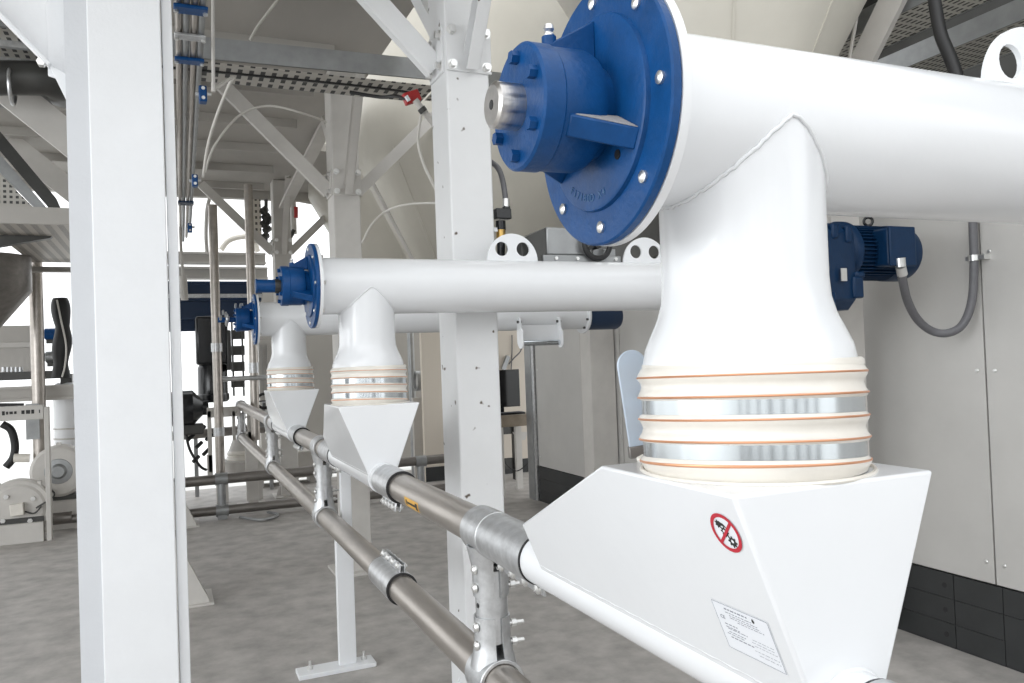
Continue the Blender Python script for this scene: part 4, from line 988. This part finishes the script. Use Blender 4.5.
MB().prism([aY(-15, 160, Ys+.3), aY(-15, 208, Ys+.3), aY(34, 208, Ys+.3)], (0, .02, 0)).build('tread_sheet', perf('perforated_stair_sheet', (.50, .48, .44), (.08, .08, .08), .055, .055, .5, .5, (0, 2)), t)
t = thing('walkway', aY(20, 250, 9.4), 'grey channel beam carrying a perforated walkway at the left edge', 'walkway')
a, b_ = aY(-20, 208, 9.2), aY(80, 222, 9.2)
MB().channel((a.x, 9.2, (a.z+b_.z)/2), (b_.x+.2, 9.2, (a.z+b_.z)/2), .17, .05, .012, (0, 1, 0)).build('edge_channel', 'grey_paint', t)
MB().box(a.x, b_.x+.2, 9.25, 12.4, b_.z-.03, b_.z).build('perforated_deck', 'perf_brown', t)
MB().prism([aY(-10, 236, 10), aY(55, 232, 10), aY(50, 238, 10), aY(-10, 248, 10)], (0, .1, 0)).build('deck_bracket', 'dark', t)
t = thing('dust_hopper', aY(8, 330, 11.6), 'dark grey hopper with tapering bottom at the left edge', 'hopper')
a = aY(-14, 285, 11.8)
MB().lathe([(.10, -.60), (.50, -.08), (.50, .36)], (a.x, 11.8, a.z), (0, 0, 1), 36).build('shell', 'pipe_dark', t, ang=40)
t, x_, z1_, z0_ = vpost(34, 253, 42, 486, 12.6, .085, 'pipe', 'steel upright pipe left of the big column')
MB().box(x_-.14, x_+.02, 12.46, 12.53, -.88, -.40).build('junction_box', 'galv_dark', t)
MB().box(x_-.12, x_+.12, 12.5, 12.7, FZ, FZ+.03).cyl((x_, 12.6, FZ), (x_, 12.6, z0_), .085, seg=20).build('foot_pipe', 'pipe', t)
bm(-15, 266, 74, 272, 12.4, .1, 'grey_paint', 'pale grey rail crossing left of the big column', 'cross_rail', 'rail')
bm(-15, 388, 74, 399, 12.8, .2, 'grey_paint', 'grey beam at fan-frame height left of the big column')
t = thing('wall_panel', aY(18, 375, 13.8), 'grey ribbed machine panel at the left edge', 'panel')
slab(t, -15, 326, 32, 372, 13.8, .3, 'grey_paint', 'panel_body', .01); slab(t, -15, 343, 34, 347, 13.75, .1, 'white_old', 'panel_rib', .004)
t = thing('machine_table', aY(40, 378, 13.2), 'dark thin machine table with small valves left of the big column', 'table')
slab(t, -15, 373, 68, 378, 13.2, .3, 'dark', 'table_top', .004)
a = aY(5, 372, 13.3); s = MB()
for i in range(5): s.cyl(aY(4+i*4.2, 372, 13.3), aY(4+i*4.2, 367, 13.3), .03, seg=8)
s.build('table_valves', 'galv', t)
slab(t, 60, 374, 72, 384, 13.1, .4, 'dark', 'table_block', .01)
t = thing('filter_bag', aY(62, 378, 12.9), 'black pinched hose bag with pale strap left of the big column', 'filter bag')
MB().tube([aY(60, 298, 12.9), aY(61, 312, 12.9), aY(63, 335, 12.9), aY(61, 355, 12.9), aY(61, 378, 12.9)], lambda u: .07+.035*abs(math.sin(u*2.4*PI))+.02, 16).build('bag_body', 'black', t)
MB().tube([aY(57, 300, 12.78), aY(61, 320, 12.74), aY(66, 345, 12.74), aY(65, 365, 12.76), aY(62, 377, 12.78)], .012, 8).build('strap', 'clear', t)
for q, lb in (((50, 334), 'blue small motor beside the black hose bag'), ((51, 357), 'grey-green small motor below the blue one')):
    t = thing('small_motor', aY(q[0], q[1]+5, 13.4), lb, 'motor'); a = aY(q[0], q[1], 13.4)
    MB().lathe([(.05, 0), (.085, .02), (.085, .15), (.05, .18)], a-Vector((.08, 0, 0)), (1, 0, 0), 20).build('motor_body', 'blue' if q[1] < 340 else 'galv_dark', t)
    MB().box(a.x-.05, a.x+.05, 13.38, 13.44, a.z-.14, a.z-.06).build('motor_foot', 'dark', t)
t = thing('white_tank', aY(64, 470, 12.9), 'white upright tank with seam rings left of the big column', 'tank')
a = aY(72, 385, 13.2); b_ = aY(72, 500, 13.2)
MB().lathe([(.26, FZ), (.26, a.z), (.20, a.z+.04)], (a.x, 13.3, 0), (0, 0, 1), 40).build('tank_shell', 'white', t)
for y in (428, 438): MB().torus((a.x, 13.3, aY(72, y, 13.2).z), (0, 0, 1), .262, .012, 40, 6).build('seam_ring', 'white_old', t)

# fan unit: white frame with lettering, round casing and belt boss
t = thing('fan_stand', aY(20, 545, 11.3), 'white steel frame holding a round fan, with a line of small lettering on top', 'machine frame')
Yf = 11.3
slab(t, 43.5, 407, 52, 541, Yf, .12, 'white_old', 'frame_post', .006)
slab(t, -40, 409, 43.5, 419, Yf, .10, 'white_old', 'frame_rail', .006)
a = aY(-40, 531, Yf); b_ = aY(52, 541, Yf)
slab(t, -40, 530, 44, 545, Yf, .12, 'white_old', 'frame_rail', .006)
slab(t, -40, 524, 44, 529, Yf+.05, .1, 'dark', 'inner_rail', .004)
a = aY(2, 413.4, Yf); e_ = aY(40, 411.2, Yf); lm = MB(); x = a.x   # lettering too small to read in the photo: a broken dark line of strokes
while x < e_.x:
    l = random.uniform(.02, .045); zc_ = a.z+(e_.z-a.z)*(x-a.x)/(e_.x-a.x); h_ = random.uniform(.016, .026)
    lm.box(x, min(x+l, e_.x), Yf-.003, Yf, zc_-h_, zc_+h_); x += l+random.choice((.012, .012, .015, .05))
lm.build('frame_lettering', 'inkb', t)
cc = aY(17, 510, Yf); R = .36
fcase = MB().lathe([(.10, -.06), (.27, -.06), (.30, -.04), (.34, -.04), (.36, -.02), (.36, .10)], (cc.x, Yf+.12, cc.z), (0, 1, 0), 44).build('fan_casing', 'drum', t, ang=30)
MB().bar((cc.x-.07, Yf+.02, cc.z), (cc.x+.07, Yf+.02, cc.z+.01), .10, .14, (0, 0, 1)).build('belt_boss', 'bellow', fcase, bevel=.006)
for a in (.6, 2.2, 3.8, 5.4): MB().hexa((cc.x+.2*math.cos(a), Yf+.06, cc.z+.2*math.sin(a)), (cc.x+.2*math.cos(a), Yf+.035, cc.z+.2*math.sin(a)), .03).build('casing_bolt', 'bolt', fcase)
MB().tube([(cc.x+.08, Yf+.02, cc.z-.03), (cc.x+.18, Yf+.0, cc.z-.06), (cc.x+.25, Yf+.01, cc.z+.02), (cc.x+.20, Yf+.02, cc.z-.0), (cc.x+.30, Yf+.02, cc.z+.06)], .01, 8).build('loose_wire', 'dark', fcase)
for a in (.9, 2.2): MB().box(cc.x+.36*math.cos(a)-.02, cc.x+.36*math.cos(a)+.02, Yf+.1, Yf+.2, cc.z+.36*math.sin(a)-.02, cc.z+.36*math.sin(a)+.03).build('casing_lug', 'drum', fcase)
t = thing('fan_unit', aY(60, 496, 12.0), 'round pale fan casing with grey hub, between the white frame and the big column', 'fan')
cc = aY(59, 471, 12.0)
MB().lathe([(.10, -.05), (.30, -.05), (.335, -.02), (.335, .25)], (cc.x, 12.0, cc.z), (0, 1, 0), 44).build('casing', 'drum', t, ang=30)
MB().lathe([(.03, -.10), (.07, -.10), (.10, -.06), (.16, -.055), (.17, -.045)], (cc.x, 12.0, cc.z), (0, 1, 0), 32).build('hub', 'galv_dark', t, ang=40)
MB().box(cc.x-.025, cc.x+.025, 12.0, 12.1, cc.z+.33, cc.z+.37).build('casing_lug', 'drum', t)
MB().tube([(cc.x-.12, 11.94, cc.z-.2), (cc.x-.05, 11.92, cc.z-.28), (cc.x-.10, 11.93, cc.z-.36), (cc.x-.18, 11.94, cc.z-.30)], .012, 8).build('loose_wire', 'dark', t)
MB().box(cc.x-.3, cc.x+.35, 11.98, 12.3, cc.z-.38, cc.z-.32).build('bed_plate', 'dark', t); MB().box(cc.x-.28, cc.x+.33, 12.0, 12.28, FZ, cc.z-.38).build('plinth', 'white_old', t)
tag(MB().cyl(aY(52, 521, 11.8), aY(79, 518, 11.8), .055, seg=20).cyl(aY(53, 519, 11.8), aY(72, 517, 11.8), .075, seg=20).build('floor_pipe', 'pipe_dark'), 'stub of dark floor pipe between the white frame and the big column', 'pipe')
t = thing('vent_hose', aY(8, 470, 12.6), 'thick black hose bent in a half loop behind the white frame', 'hose')
MB().tube([aY(2, 424, 12.6), aY(11, 430, 12.6), aY(15, 445, 12.6), aY(13, 458, 12.6), aY(6, 467, 12.6)], .05, 12).build('hose', 'black', t)
MB().cyl(aY(14, 458, 12.55), aY(30, 458, 12.55), .06, seg=14).build('hose_fitting', 'bellow', t)
tag(MB().bar(aY(-10, 405, 12.85), aY(24, 405, 12.85), .05, .05).bar(aY(-5, 405, 12.85), aY(-5, 396, 12.85), .05, .05).build('lever_bar', 'black'), 'thin black lever bar just above the white frame', 'lever')

# ---- one group phrase for every kind that repeats
PH = dict(steel_column='white steel columns of the hall', silo='silo cones over the conveyors', screw_conveyor='white screw conveyors in a row', flexible_sleeve='ribbed sleeves between spout and hopper',
  hopper='funnel hoppers along the pipe', conveying_pipe='lengths of the two conveying pipes', pipe_coupling='bolted pipe couplings', pipe_tie='upright clamps joining pipe pairs', cable_tray='cable trays overhead',
  conduit_tube='steel conduits under the deck', conduit_clamp='clamp bars on the overhead conduits', air_tube='pale plastic air tubes', pneumatic_valve='blue pneumatic valves', wall_column='columns against the grey wall',
  floor_pipe='dark pipes near the floor', upright_pipe='tall upright steel pipes', steel_beam='beams across the bright opening', small_motor='small motors by the hose bag', pipe_manifold='fittings in the bright opening', pipe_stand='posts behind the middle hopper', cross_rail='rails across the rear')
tops = [o for o in bpy.data.objects if o.parent is None and o.get('label')]
for o in tops:
    base = o.name.split('.')[0]
    if base in PH and sum(1 for q in tops if q.name.split('.')[0] == base) > 1: o['group'] = PH[base]

# ================================================================== LIGHT
w = bpy.data.worlds.new('sky'); sc.world = w; w.use_nodes = True
bg = w.node_tree.nodes['Background']; bg.inputs[0].default_value = (.965, .985, 1, 1); bg.inputs[1].default_value = 1.3
def light(kind, name, loc, rot, energy, **k):
    l = bpy.data.lights.new(name, kind); l.energy = energy
    for a, v in k.items(): setattr(l, a, v)
    o = bpy.data.objects.new(name, l); col.objects.link(o); o.location = loc; o.rotation_euler = rot; return o
sd = Vector((.42, .80, -.42))
s = light('SUN', 'daylight', (0, -4, 6), sd.to_track_quat('-Z', 'Y').to_euler(), .18, angle=math.radians(35), color=(1, .985, .96))

light('AREA', 'side_daylight', (-8.5, 2.0, 3.2), Vector((1, .15, -.18)).to_track_quat('-Z', 'Y').to_euler(), 215, shape='RECTANGLE', size=7, size_y=3.5, color=(.93, .97, 1))
# ================================================================== CAMERA
cd = bpy.data.cameras.new('camera'); cam = bpy.data.objects.new('camera', cd); col.objects.link(cam)
cd.sensor_width = 36; cd.lens = F/1024*36; cd.clip_start = .05
m = Matrix((rt, up, -fw)).transposed().to_4x4(); m.translation = Vector((0, 0, D)); cam.matrix_world = m
sc.camera = cam
sc.view_settings.view_transform = 'Standard'; sc.view_settings.look = 'None'; sc.view_settings.exposure = .50
sc.cycles.max_bounces = 8; sc.cycles.use_denoising = True
